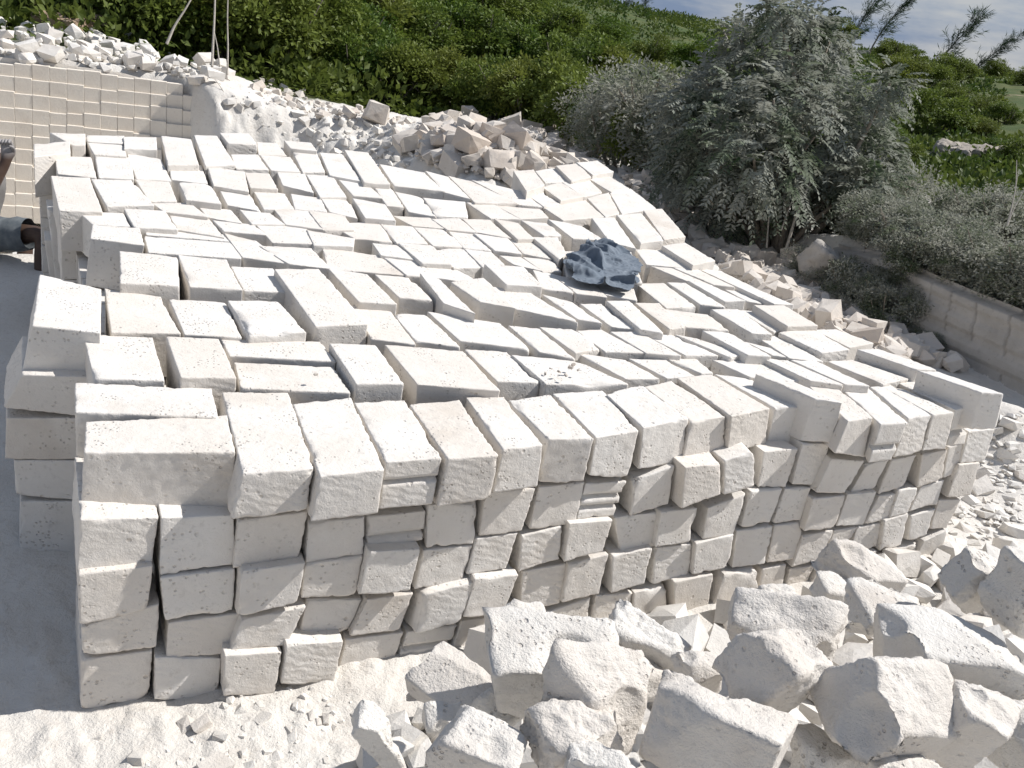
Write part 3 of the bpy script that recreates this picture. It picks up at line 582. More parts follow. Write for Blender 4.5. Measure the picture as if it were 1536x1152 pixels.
# ------------------------------------------------------------------ broken rock
_ico = {}
def ico(n):
    if n not in _ico:
        bm = bmesh.new(); bmesh.ops.create_icosphere(bm, subdivisions=n, radius=1); V = np.array([v.co[:] for v in bm.verts]); F = np.array([[v.index for v in f.verts] for f in bm.faces]); bm.free(); _ico[n] = (V, F)
    return _ico[n]
def rock_mesh(seed, dims, cuts=3, rough=0.02, sub=4, sawn=4, sharp=130.0, bites=4):
    """a sawn block broken off by irregular planes. dims in metres (half extents)"""
    rs = np.random.default_rng(seed); d, F = ico(sub); dims = np.asarray(dims, float)
    nrm = [np.array(v, float) for v in ((1,0,0),(-1,0,0),(0,1,0),(0,-1,0),(0,0,1),(0,0,-1))]; off = [1.0]*6
    ro = [0.12]*sawn+[1.0]*(6-sawn)
    ro = list(rs.permutation(ro)); nrm = [n+rs.normal(0, .05 if q_ < .5 else .26, 3) for n, q_ in zip(nrm, ro)]; off = [1.0 if q_ < .5 else rs.uniform(.82, 1.05) for q_ in ro]
    for k in range(cuts):
        n = rs.normal(0, 1, 3); n /= np.linalg.norm(n); nrm.append(n); off.append(rs.uniform(.80, 1.2)); ro.append(1.0)
    nrm = np.array([n/np.linalg.norm(n) for n in nrm]); off = np.array(off); ro = np.array(ro)
    den = d@nrm.T; t = np.where(den > 1e-3, off/np.maximum(den, 1e-3), 50.0)
    w = np.exp(-sharp*(t-t.min(1)[:, None])/t.min(1)[:, None]); w /= w.sum(1)[:, None]
    edge = 1-w.max(1)
    rad = t.min(1)-0.012*edge
    P = d*rad[:, None]*dims
    if sub >= 4:
        for k in range(bites):
            v = P[rs.integers(len(P))]; R = rs.uniform(.5, 1.1)*dims.mean(); n_ = v/np.linalg.norm(v); C = v+n_*R*rs.uniform(.70, .88); dv = P-C; L_ = np.linalg.norm(dv, axis=1); m_ = L_ < R
            P[m_] = C+dv[m_]/L_[m_][:, None]*R; w_b = sstep(0, .02, (R-L_))
            bt = np.maximum(bt, w_b) if k else w_b
    nn = (w@(nrm/dims)); nn /= np.linalg.norm(nn, axis=1)[:, None]; rr = w@ro
    if sub >= 4 and bites: rr = np.maximum(rr, bt)
    q = P+seed*1.37
    sc = max(dims.max()/0.14, 0.2)
    qq = q/sc
    crumb = 1-2*np.abs(fbm(qq*30, 3, seed+5))
    disp = rr*(rough*1.15*fbm(qq*7, 4, seed, .55)+rough*.38*crumb*(.3+.7*sstep(-.2, .3, fbm(qq*6, 2, seed+6)))+rough*.26*fbm(qq*70, 3, seed+4, .7))+(1-rr)*rough*.14*fbm(qq*20, 3, seed+9)
    chips = -rough*.8*np.clip(fbm(qq*18, 3, seed+2)+.05, 0, 1)*np.minimum(edge*2.2, 1)
    return P+nn*(disp+chips)[:, None], F
def euler(a): return np.array(Matrix.Rotation(a[2], 3, 'Z')@Matrix.Rotation(a[1], 3, 'Y')@Matrix.Rotation(a[0], 3, 'X'))
def fit_rock(bbox, w, seed, dims, eul, cuts, rough, sub, label, group, mat=None, sawn=4, cat='rock', name='broken_block'):
    """build a rock whose outline covers the measured box at the measured distance"""
    V, F = rock_mesh(seed, dims, cuts, rough, sub, sawn); V = V@euler(eul).T
    x0, y0, x1, y1 = bbox; c = at_w((x0+x1)/2, (y0+y1)/2, w)
    for _ in range(3):
        p = proj(V+c); bw, bh = np.ptp(p[:, 0]), np.ptp(p[:, 1]); s = ((x1-x0)/bw*(y1-y0)/bh)**.5; V = V*s
        p = proj(V+c); c = c+(RV*((x0+x1)/2-(p[:, 0].max()+p[:, 0].min())/2)-UV*((y0+y1)/2-(p[:, 1].max()+p[:, 1].min())/2))*w/FPX
    base = np.array([0, 0, V[:, 2].min()]); me = mesh_np(name, V-base, F, mat or M_ROCK)
    o = obj(name, me, c+base); tag(o, label, cat, group); return o
HERO = [
 ((715,925,938,1062), 2.30, 11, (.19,.12,.10), (.25,-.1,.3), 2, .016, 5, 'large broken block with a crumbly white top tipped over a dark hollow', 3),
 ((800,975,988,1135), 2.12, 12, (.14,.08,.13), (-.3,.15,.9), 3, .014, 5, 'grey rough-faced chunk leaning below the tipped broken block', 1),
 ((590,985,770,1095), 2.42, 13, (.20,.12,.07), (.5,.2,-.5), 2, .010, 5, 'smooth slab tilted into shade beside the dust slope', 5),
 ((515,1072,628,1175), 2.12, 14, (.10,.09,.08), (.2,.3,.2), 3, .012, 5, 'angular chunk lying at the foot of the dust slope', 4),
 ((628,1075,800,1200), 1.98, 15, (.14,.10,.11), (.15,.1,-.2), 3, .014, 5, 'broad white chunk at the bottom with a flat grey side', 4),
 ((790,1040,925,1180), 2.02, 16, (.11,.09,.11), (.5,-.3,.4), 4, .018, 5, 'crumbly chunk with hollows under the grey rough-faced chunk', 1),
 ((948,1026,1208,1195), 1.98, 17, (.19,.11,.11), (.05,.06,-.35), 1, .012, 5, 'large sawn block with a smooth top and a crumbling front edge', 5),
 ((1080,943,1242,1108), 2.14, 18, (.12,.10,.11), (.55,.25,.6), 2, .016, 5, 'split block with a pointed crest and a crack down its rough face', 3),
 ((1085,893,1288,1005), 2.42, 19, (.19,.12,.08), (.35,0,-.15), 2, .022, 5, 'wide crumbly slab behind the split block', 3),
 ((912,903,1034,1015), 2.52, 20, (.12,.08,.10), (.3,.3,-.3), 3, .016, 5, 'cream wedge-shaped chunk against the stack\'s bottom course', 3),
 ((1008,978,1085,1042), 2.30, 21, (.10,.08,.07), (.3,.1,.5), 3, .010, 4, 'small cream chunk between the wedge and the split block', 4),
 ((1222,983,1424,1150), 2.08, 22, (.14,.12,.12), (.35,.5,.45), 2, .014, 5, 'big split block with a dark hole in its shaded face', 4),
 ((1375,1000,1510,1175), 2.15, 23, (.12,.10,.13), (.3,.5,.2), 3, .015, 5, 'tall pale chunk standing behind the block with the dark hole', 3),
 ((1300,922,1560,1070), 2.38, 24, (.22,.13,.11), (.06,.0,.12), 2, .012, 5, 'long sawn block with a half-shadowed top', 5),
 ((1245,878,1452,955), 2.70, 25, (.20,.13,.07), (.15,.0,.1), 2, .022, 5, 'flat crumbly slab behind the half-shadowed sawn block', 2),
 ((1418,815,1515,925), 2.62, 26, (.11,.10,.11), (.2,.3,.3), 3, .014, 5, 'grey shaded block standing on end by the flat slab', 4),
 ((1488,800,1600,1000), 2.48, 27, (.12,.10,.15), (.1,.2,.3), 3, .014, 5, 'tall pale block beside the grey shaded block', 4),
 ((1215,813,1362,898), 3.10, 28, (.15,.11,.09), (.3,.2,.35), 3, .014, 5, 'pinkish pointed boulder leaning on the stack\'s lower right front', 3),
 ((1210,862,1278,905), 3.00, 29, (.10,.07,.05), (.2,.3,.4), 2, .010, 4, 'small flat chunk leaning on the pinkish boulder', 4),
 ((1128,880,1200,915), 2.75, 30, (.10,.07,.05), (.1,.1,.4), 3, .016, 4, 'small crumbly chunk behind the wide crumbly slab', 2),
 ((748,908,835,962), 2.62, 31, (.10,.08,.07), (.2,.1,.4), 3, .018, 4, 'small rounded rough chunk against the bottom course', 2),
 ((636,1052,692,1100), 2.20, 32, (.10,.08,.07), (.2,.1,.4), 3, .012, 4, 'small rounded chunk between the angular chunk and the tilted slab', 3),
 ((840,1118,960,1200), 1.92, 33, (.11,.08,.08), (.3,.1,.2), 3, .016, 5, 'rough chunk beside the large sawn block\'s left corner', 2),
 ((1290,1120,1420,1200), 2.02, 34, (.12,.09,.06), (.1,.1,.5), 3, .014, 5, 'low chunk under the block with the dark hole', 3),
 ((1490,1040,1580,1190), 2.2, 35, (.10,.09,.12), (.1,.1,.5), 3, .012, 5, 'shaded chunk beside the tall pale chunk', 4),
 ((1180,1090,1300,1190), 2.14, 36, (.11,.09,.08), (.1,.1,.5), 3, .014, 4, 'dark shaded chunk wedged between two big blocks', 4),
 ((900,985,1000,1060), 2.42, 37, (.11,.09,.08), (.1,.1,.5), 3, .012, 4, 'cream chunk half hidden behind the grey rough-faced chunk', 4),
 ((690,1030,800,1100), 2.32, 38, (.11,.09,.08), (.4,.1,.9), 3, .012, 4, 'shaded chunk in the hollow under the tipped broken block', 4),
]
for bb, w, sd_, dm, eu, cu, ro, sb_, lab, sw in HERO:
    gx, gy = (bb[2]-bb[0])*.04, (bb[3]-bb[1])*.04; bb = (bb[0]-gx, bb[1]-gy, bb[2]+gx, bb[3]+gy)
    fit_rock(bb, w, sd_, dm, eu, cu+2, ro*1.25, sb_, lab, None, M_ROCK, sw)

# shared rubble shapes
def hull_stone(seed, n):
    """an angular chip: hull of a jittered broken block"""
    rs = np.random.default_rng(seed); dm = np.array([1, rs.uniform(.55, .95), rs.uniform(.4, .85)])
    c = np.array([(x, y, z) for x in (-1, 1) for y in (-1, 1) for z in (-1, 1)], float)*.70+rs.normal(0, .15, (8, 3)); e = unit_(n+4, rs)*rs.uniform(.78, .96, (n+4, 1)); p = np.concatenate([c, e])*dm
    bm = bmesh.new(); [bm.verts.new(v) for v in p]; r = bmesh.ops.convex_hull(bm, input=bm.verts[:]); bmesh.ops.delete(bm, geom=[v for v in bm.verts if not v.link_faces], context='VERTS')
    if n > 8:
        bmesh.ops.triangulate(bm, faces=bm.faces[:]); bmesh.ops.subdivide_edges(bm, edges=bm.edges[:], cuts=2, use_grid_fill=True); bmesh.ops.triangulate(bm, faces=bm.faces[:])
    bm.verts.index_update(); V = np.array([v.co[:] for v in bm.verts]); F = np.array([[v.index for v in f.verts] for f in bm.faces]); bm.free()
    if n > 8: V = V*(1+.07*fbm(V*2.2+seed, 3, seed, .6))[:, None]
    V[:, 2] -= V[:, 2].min(); return V, F
def unit_(n, rs): v = rs.normal(0, 1, (n, 3)); return v/np.linalg.norm(v, axis=1)[:, None]
RUB = [hull_stone(500+k, 10) for k in range(10)]
RUBL = [hull_stone(560+k, 6) for k in range(10)]
M_RUBBB = stone_mat('loose_rubble', (0.63, 0.58, 0.52), (0.53, 0.47, 0.405), (0.5, 0.4, 0.32), pits=0.3, bump=1.0, coarse=0.3, offset=False, tint=0.0)
M_ROCKB = stone_mat('loose_white_rubble', (0.70, 0.67, 0.62), (0.61, 0.57, 0.515), (0.6, 0.5, 0.42), pits=0.3, bump=1.0, coarse=0.3, offset=False, tint=0.0)
RUBM = [mesh_np('rubble_stone', V, F, M_RUBB, False) for V, F in RUB]
RUBW = [mesh_np('white_rubble_stone', V, F, M_ROCKS, False) for V, F in RUB]
def stone_at(p, size, label, group, white=False, sink=.25, flat=1.0, name='rubble_stone'):
    k = int(rng.integers(10)); o = obj(name, (RUBW if white else RUBM)[k], (p[0], p[1], p[2]-size*sink), None, (rng.uniform(-.5, .5), rng.uniform(-.5, .5), rng.uniform(0, 6.3)), (size, size*rng.uniform(.8, 1.1), size*rng.uniform(.75, 1.1)*flat))
    tag(o, label, 'rock', group); return o
def in_poly(p, poly):
    x, y = p; c = False; n = len(poly)
    for i in range(n):
        (x1, y1), (x2, y2) = poly[i], poly[(i+1) % n]
        if (y1 > y) != (y2 > y) and x < (x2-x1)*(y-y1)/(y2-y1)+x1: c = not c
    return c
def scatter(poly, n, smin, smax, label, group, white=False, lift=0.0, mind=1.0, power=2.0, keep=40, **kw):
    """the largest stones become objects, the small rest one object of kind stuff"""
    P = np.array(poly); got = []; tries = 0; GA = np.zeros((n, 4))
    while len(got) < n and tries < n*12:
        tries += 1; q = (rng.uniform(P[:, 0].min(), P[:, 0].max()), rng.uniform(P[:, 1].min(), P[:, 1].max()))
        if not in_poly(q, poly): continue
        p = hit(*q); s = smin+(smax-smin)*rng.random()**power
        if got:
            G_ = GA[:len(got)]
            if (np.hypot(p[0]-G_[:, 0], p[1]-G_[:, 1]) < (s+G_[:, 3])*mind*.8).any(): continue
        GA[len(got)] = (p[0], p[1], p[2], s); got.append((p[0], p[1], p[2], s))
    got.sort(key=lambda g: -g[3]); bits = []
    for i, g in enumerate(got):
        p = np.array(g[:3])+np.array([0, 0, lift*rng.random()])
        if i < keep: stone_at(p, g[3], label, group, white, **kw); continue
        V, F = RUB[int(rng.integers(10))]; V, F = RUBL[int(rng.integers(10))]
        bits.append((V@euler(rng.uniform(-.5, .5, 3)+np.array([0, 0, rng.uniform(0, 6)])).T*g[3]*np.array([1, 1, kw.get('flat', 1.0)])+p-np.array([0, 0, g[3]*kw.get('sink', .25)]), F))
    if bits:
        V, F = merge(bits); o = obj('rubble_bits', mesh_np('rubble_bits', V, F, M_ROCKB if white else M_RUBBB, False)); tag(o, 'small loose bits among: '+label if False else 'loose bits of stone filling the '+group, 'rubble', kind='stuff')
scatter([(0,20),(60,40),(180,70),(250,80),(340,110),(330,130),(240,115),(120,108),(0,92)], 240, .04, .17, 'white broken stone heaped along the top of the cut quarry wall', 'stones above the cut wall', True, .14, .5, 2.0, 45)
for px, py, s in ((10,22,.24),(30,34,.2),(5,62,.18),(40,88,.18),(75,62,.16),(160,62,.15),(182,78,.18),(205,62,.16),(248,98,.16),(262,72,.14),(300,88,.14),(298,118,.15),(222,100,.14),(120,88,.13)):
    p = hit(px, py+6); stone_at(p, s, 'large pale broken block on the heap above the cut quarry wall', 'large blocks above the cut wall', True, .1)
scatter([(600,215),(640,185),(700,180),(760,195),(850,215),(885,250),(870,285),(760,280),(700,262),(630,245)], 520, .03, .22, 'pale broken stone in the rubble heap behind the stack', 'rubble heap behind the stack', False, .08, .28, 2.6, 60)
scatter([(330,140),(430,150),(600,195),(640,245),(560,262),(420,205),(340,165)], 260, .015, .12, 'pale stone lying on the white dust slope behind the stack', 'stones on the dust slope', True, 0, .6, 3.0, 16)
for px, py, s in ((560,186,.2),(600,215,.2),(520,178,.12),(650,200,.2),(735,215,.26),(790,262,.2),(700,235,.22),(770,225,.24),(830,232,.22),(805,215,.18),(745,262,.2)):
    p = hit(px, py); stone_at(p+np.array([0, 0, .04]), s, 'large pinkish boulder in the rubble heap behind the stack', 'boulders in the rubble heap', False, .15)
scatter([(390,115),(470,150),(600,175),(640,190),(560,185),(460,175),(380,140)], 160, .02, .12, 'small pale stone on the gravel behind the dust slope', 'stones behind the dust slope', False, 0, 1.0, 2.0, 14)
scatter([(925,258),(1000,262),(1100,330),(1200,400),(1290,470),(1420,545),(1440,560),(1330,530),(1345,560),(1220,500),(1110,425),(1050,375),(990,320),(940,280)], 2600, .022, .14, 'broken pale stone in the rubble band right of the stack', 'rubble band right of the stack', False, .05, .22, 3.4, 75)
scatter([(1430,640),(1536,620),(1536,800),(1440,820),(1420,800)], 200, .015, .10, 'flattish cream stone on the rubble slope beyond the stack\'s end', 'stones beyond the stack\'s end', True, .02, .5, 2.5, 25, sink=.45, flat=.6)
scatter([(270,1045),(520,1020),(560,1060),(470,1120),(540,1150),(210,1150),(320,1080)], 110, .004, .030, 'small white stone in the dust in front of the stack', 'small stones in the front dust', True, 0, .8, 2.6, 18, sink=.5)
scatter([(700,1000),(900,960),(1080,930),(1250,880),(1420,840),(1536,800),(1536,1152),(520,1152),(600,1070)], 110, .06, .15, 'broken white chunk filling a gap in the front rubble pile', 'filler chunks of the front rubble pile', True, .03, .6, 1.5, 40)
for px, py, s in ((282,1088,.035),(306,1090,.032),(335,1060,.02),(440,1105,.036),(410,1140,.045),(205,1145,.03),(325,1155,.05),(385,1065,.02),(150,1105,.03)):
    p = hit(px, py); stone_at(p, s, 'rounded white dusty stone lying in front of the stack', 'rounded stones in the front dust', True, .5)
p = at_w(1232, 385, 8.9); fit_rock((1200,352,1262,425), 8.6, 71, (.2,.16,.24), (.6,.5,.3), 5, .05, 4, 'upright weathered boulder at the foot of the dusty shrubs', None, M_BANK, 0, name='boulder')
fit_rock((1398,205,1515,262), 26, 72, (.9,.7,.34), (.1,.1,.3), 6, .22, 5, 'grey weathered rock mound on the green slope', None, M_OLD, 1, name='rock_mound')
for px, py, s in ((1385,325,.25),(1420,328,.22),(1450,335,.3),(1490,340,.25),(1535,350,.3),(1520,370,.2),(1345,320,.2)):
    p = hit(px, py); stone_at(p, s, 'pale stone along the rim of the right bank', 'stones on the bank rim', False, .3)
fit_rock((30,16,178,60), 15.2, 76, (.9,.7,.3), (.05,.05,.2), 5, .10, 5, 'low brown earth mound behind the heap above the cut wall', None, plain('brown_earth', (.30,.21,.14), c2=(.40,.31,.23), sc=6, bump=.8, bd=.03), 0, cat='mound', name='earth_mound')
# bits on the block tops
for px, py, s in ((473,562,.010),(855,552,.012),(838,558,.012),(826,553,.010),(818,562,.009),(848,563,.010),(868,556,.008),(860,548,.009)):
    p = at_z(px, py, ZT+.045); stone_at(p, s, 'crumb of stone lying on the stack top', 'crumbs on the stack top', False, .2, name='stone_crumb')

# ------------------------------------------------------------------ cut quarry wall
qw = empty('quarry_wall', (WA[0], WA[1], 0)); tag(qw, 'cut limestone quarry wall scored into courses behind the stack', 'quarry wall')
Lw = np.hypot(*(WB-WA)); ang = math.atan2(WD[1], WD[0])
CH, CW = .175, .205
wb = []
for k in range(6):
    me, org = block_mesh('scored_block', [(-CW/2+.0014,0,0),(CW/2-.0014,0,0),(CW/2-.0014,.1,0),(-CW/2+.0014,.1,0),(-CW/2+.0014,.0,CH+.035),(CW/2-.0014,.0,CH+.035),(CW/2-.0014,.1,CH+.035),(-CW/2+.0014,.1,CH+.035)], .022, 900+k, .35, (), M_WALL)
    wb.append((me, org))
ztop_w = at_w(60, 100, 12.3)[2]
nb = 0
for r_ in range(13):
    z0 = ztop_w-.03-(r_+1)*CH
    for c_ in range(int(Lw/CW)):
        s = (c_+.5+.5*(r_ % 2)*0)*CW
        topcut = .10*math.sin(s*.8)+.05*math.sin(s*2.3)
        if s > Lw-1.3 and r_ < (s-(Lw-1.3))*3.2: continue
        if z0+CH > ztop_w-.02+topcut: continue
        if z0 < ztop_w-2.1: continue
        p = WA+WD*s+WN*(.02+.045*r_+rng.uniform(-.002, .002)); me, org = wb[int(rng.integers(6))]
        o = obj('scored_block', me, (p[0]-WA[0], p[1]-WA[1], z0-.012+.016*math.sin(s*3+r_*1.3)+.010*math.sin(s*9+r_*2.1)), qw, (0, 0, ang+0)); nb += 1
n = 60; V = []; 
for i in range(n+1):
    s = (Lw-1.0)*i/n; tz = ztop_w+.04*math.sin(s*.8)-max(0, s-(Lw-2.2))*.12
    for off, z in ((.0-.06, tz-2.6), (.0-.06, tz-.12), (-.10, tz)):
        p = WD*s+WN*off; V.append((p[0], p[1], z))
F = [(i*3+k, (i+1)*3+k, (i+1)*3+k+1, i*3+k+1) for i in range(n) for k in range(2)]
obj('backing_rock', mesh_np('backing_rock', V, F, M_WALL), (0, 0, 0), qw)

# right bank: cut face
bf = []; nb_ = 700; nz_ = 34
cum = np.concatenate([[0], np.cumsum(np.hypot(*np.diff(BK[1:], axis=0).T))])
for i in range(nb_+1):
    s = cum[-1]*i/nb_; x = np.interp(s, cum, BK[1:, 0]); y = np.interp(s, cum, BK[1:, 1])
    zt = .50-.10*sstep(8.2, 8.9, y)
    for k in range(nz_+1):
        f = k/nz_; z = -.06+f*(zt+.10); lean = .05*f+(.0 if f < .93 else .08)
        bf.append((x+lean*.8-.03, y+lean*.45-.02, z))
bf = np.array(bf); step = .018*np.sign(np.sin(bf[:, 2]*2*math.pi/.17)); slot = -.035*(np.abs(((bf[:, 1]*1.15-bf[:, 2]*.25+.04*np.sin(bf[:, 1]*5)) % .27)-.135) > .130)*(fbm(bf*2.5, 2, 78) > -.1)
nn = .022*fbm(bf*4, 4, 77)+step*.5-slot*.8
bf[:, 0] += nn*.8; bf[:, 1] += nn*.4
F = [(i*(nz_+1)+k, i*(nz_+1)+k+1, (i+1)*(nz_+1)+k+1, (i+1)*(nz_+1)+k) for i in range(nb_) for k in range(nz_)]
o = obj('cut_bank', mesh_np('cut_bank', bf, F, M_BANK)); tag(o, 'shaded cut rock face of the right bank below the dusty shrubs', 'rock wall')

# ------------------------------------------------------------------ vegetation
def leaf_quads(P, D, U, size, rs, asp=.45):
    """kite-shaped leaves: base P, direction D, up U"""
    n = len(P); Sd = np.cross(D, U); Sd /= np.linalg.norm(Sd, axis=1)[:, None]+1e-9
    L = size[:, None]; up = np.cross(Sd, D)
    V = np.stack([P, P+D*L*.45+Sd*L*asp*.5+up*L*.06, P+D*L, P+D*L*.45-Sd*L*asp*.5+up*L*.06], 1).reshape(-1, 3)
    return V, np.arange(4*n).reshape(n, 4)
def unit(n, rs): v = rs.normal(0, 1, (n, 3)); return v/np.linalg.norm(v, axis=1)[:, None]
def crown(seed, rx, rz, nl, leaf, lobes=18, asp=.5, droop=.2):
    rs = np.random.default_rng(seed); Pp = []; Dd = []; tint = []
    for k in range(lobes):
        d = unit(1, rs)[0]; d[2] = d[2]*.9+.12; c = d*np.array([rx, rx, rz])*rs.uniform(.35, .80)+np.array([0, 0, rz*.78]); lr = rs.uniform(.26, .50)*min(rx, rz)
        m = nl//lobes; dd = unit(m, rs); dd[:, 2] = np.where(dd[:, 2] < -.3, -dd[:, 2], dd[:, 2]); rr = lr*rs.uniform(.35, 1.08, m)**.7
        rr *= 1+.35*vnoise(dd*3+k*7, seed)
        p = c+dd*rr[:, None]*np.array([1, 1, .8]); Pp.append(p); e = dd+unit(m, rs)*.9; e[:, 2] -= droop; Dd.append(e/np.linalg.norm(e, axis=1)[:, None])
        tint.append(np.clip(rs.normal(.5, .22)+rs.normal(0, .2, m), 0, 1))
    P = np.concatenate(Pp); D = np.concatenate(Dd); t = np.concatenate(tint); k = P[:, 2] > .02; P, D, t = P[k], D[k], t[k]
    U = unit(len(P), rs)+np.array([0, 0, 1.1]); V, F = leaf_quads(P, D, U, leaf*rs.uniform(.6, 1.3, len(P)), rs, asp)
    return V, F, np.repeat(t, 4)
def stems(seed, rx, rz, n=6, r0=.03):
    rs = np.random.default_rng(seed); parts = []
    for k in range(n):
        e = unit(1, rs)[0]*np.array([rx, rx, 0])*.7+np.array([0, 0, rz*rs.uniform(1.0, 1.6)]); s = rs.normal(0, .05, 3); s[2] = -.1
        t = np.linspace(0, 1, 6)[:, None]; path = s*(1-t)+e*t+np.sin(t*3.1)*rs.normal(0, .08, 3)*rx
        parts.append(tube(path, r0*(1-.75*t.ravel()), 6))
    return merge(parts)
SHR = {}
for nm, mat, n_, leaf, asp in (('green', M_LEAF, 4, .075, .55), ('bright', M_LEAFY, 3, .075, .55), ('dusty', M_LEAFD, 3, .065, .42)):
    SHR[nm] = []
    for k in range(n_):
        sd0 = {'green': 200, 'bright': 230, 'dusty': 260}[nm]+k; V, F, t = crown(sd0, 1.0, .8, 8500, leaf, 22+4*k, asp, .35 if nm == 'dusty' else .1)
        Vs_, Fs_ = stems(sd0, 1.0, .8, 7, .03); SHR[nm].append((mesh_np('crown', V, F, mat, False, t), mesh_np('trunk', Vs_, Fs_, M_BARK)))
def shrub(px, py, w, h, kind, label, group, wid=1.0):
    p = at_w(px, py, w) if w else np.array([px, py, .5]); z = float(terrain(np.array([p[0]]), np.array([p[1]]), False)[0]); p[2] = z if abs(z-p[2]) < .8 else p[2]
    c, s = SHR[kind][int(rng.integers(len(SHR[kind])))]; r = empty('shrub', p-np.array([0, 0, .05])); r.rotation_euler = (0, 0, rng.uniform(0, 6.3)); k = h/1.55; r.scale = (k*wid, k*wid, k)
    tag(r, label, 'shrub', group); obj('crown', c, (0, 0, 0), r); obj('trunk', s, (0, 0, 0), r)
g = 'green shrubs along the foot of the hill'; lab = 'dense dark green shrub at the foot of the hill behind the rubble'
for px, py, w, h in ((-20,25,17,2.6),(60,35,17.5,2.6),(130,45,17.5,2.4),(190,72,17,2.3),(235,80,16.5,2.0),(285,90,17,2.4),(340,100,17,2.3),(395,112,17,2.2),(440,122,18.5,2.4),(500,140,19.5,2.0),(545,155,18,1.5),(590,165,18,1.5),(640,172,18,1.3),(690,182,18,1.4),(735,190,17,1.3),(790,202,16.5,1.5),(835,214,16,1.6),(880,232,15,1.5)):
    shrub(px, py, w, h, 'green', lab, g)
g = 'green shrubs higher on the hill'; lab = 'dark green shrub higher up the hill above the foot shrubs'
for px, py, w, h in ((230,20,22,2.6),(330,30,22,2.6),(430,50,23,2.4),(530,80,24,2.4),(610,95,25,2.0),(700,110,27,2.2),(770,118,28,2.0),(860,135,27,2.2),(930,150,26,2.0),(990,165,24,1.8),(820,60,48,3.0),(760,55,42,3.0),(560,30,30,2.6),(470,10,27,2.6)):
    shrub(px, py, w, h, 'green', lab, g, 1.15)
g = 'bright green shrubs on the hill'; lab = 'bright yellow-green shrub on the hillside'
for px, py, w, h in ((640,55,27,2.2),(690,70,30,2.0),(660,120,24,1.0),(590,140,22,1.0),(745,45,36,2.4),(980,95,50,2.0),(1040,105,48,2.2),(900,85,55,2.4),(560,120,23,1.4)):
    shrub(px, py, w, h, 'bright', lab, g, 1.2)
g = 'green bushes on the right slope'; lab = 'rounded green bush on the grassy slope beyond the dusty tree'
for px, py, w, h in ((1405,192,34,1.8),(1345,135,42,1.8),(1380,140,44,1.6),(1450,182,34,1.0),(1430,140,50,1.6),(1480,165,45,1.2),(1510,170,42,1.2),(1320,200,28,1.0),(1365,220,24,.7),(1470,205,34,.9),(1530,240,24,.9),(1500,225,28,.7)):
    shrub(px, py, w, h, 'bright' if rng.random() < .55 else 'green', lab, g, 1.2)
g = 'dust-coated shrubs behind the stack'; lab = 'shrub with grey dusty leaves behind the rubble band'
for px, py, w, h in ((900,250,14,1.2),(930,258,13.2,1.7),(955,268,12.6,1.2),(985,272,12.4,1.8),(1020,285,12,1.5),(1050,298,11.4,1.3),(1085,322,11,1.2),(1265,372,10.2,1.1),(1300,330,10.8,1.2)):
    shrub(px, py, w, h, 'dusty' if px != 955 else 'green', lab if px != 955 else 'dark green shrub among the dusty ones behind the rubble band', g if px != 955 else None, float(rng.uniform(.75, 1.1)))
g = 'dust-coated low shrubs on the bank'; lab = 'low dusty shrub hanging over the right bank'
for px, py, w, h in ((1300,405,8.9,.55),(1345,420,8.4,.55),(1400,415,8.3,.6),(1445,405,8.2,.5),(1500,430,7.6,.65),(1545,450,7.3,.7),(1320,360,9.6,.7),(1385,300,11,.8),(1440,300,11,.8),(1500,305,10.5,.9),(1545,320,10,.9),(1340,450,8.2,.35),(1285,425,8.8,.4),(1325,445,8.3,.38),(1368,470,7.9,.34),(1405,495,7.6,.25),(1360,440,8.1,.5),(1420,455,7.8,.35)):
    shrub(px, py, w, h, 'dusty', lab, g, 1.25)
for k in range(16):
    t = k/15; s_ = t*3.6; x = np.interp(s_, cum, BK[1:, 0]); y = np.interp(s_, cum, BK[1:, 1]); shrub(x+.16+.25*rng.random(), y+.1, 0, float(rng.uniform(.3, .62)), 'dusty', lab, g, 1.3)
for k in range(5):
    s_ = k/4*1.1; x = np.interp(s_, cum, BK[1:, 0]); y = np.interp(s_, cum, BK[1:, 1]); shrub(x-.05-.12*rng.random(), y-.08, 0, float(rng.uniform(.42, .62)), 'dusty', 'dusty shrub growing at the foot of the cut bank', 'dusty shrubs at the bank foot', 1.1)
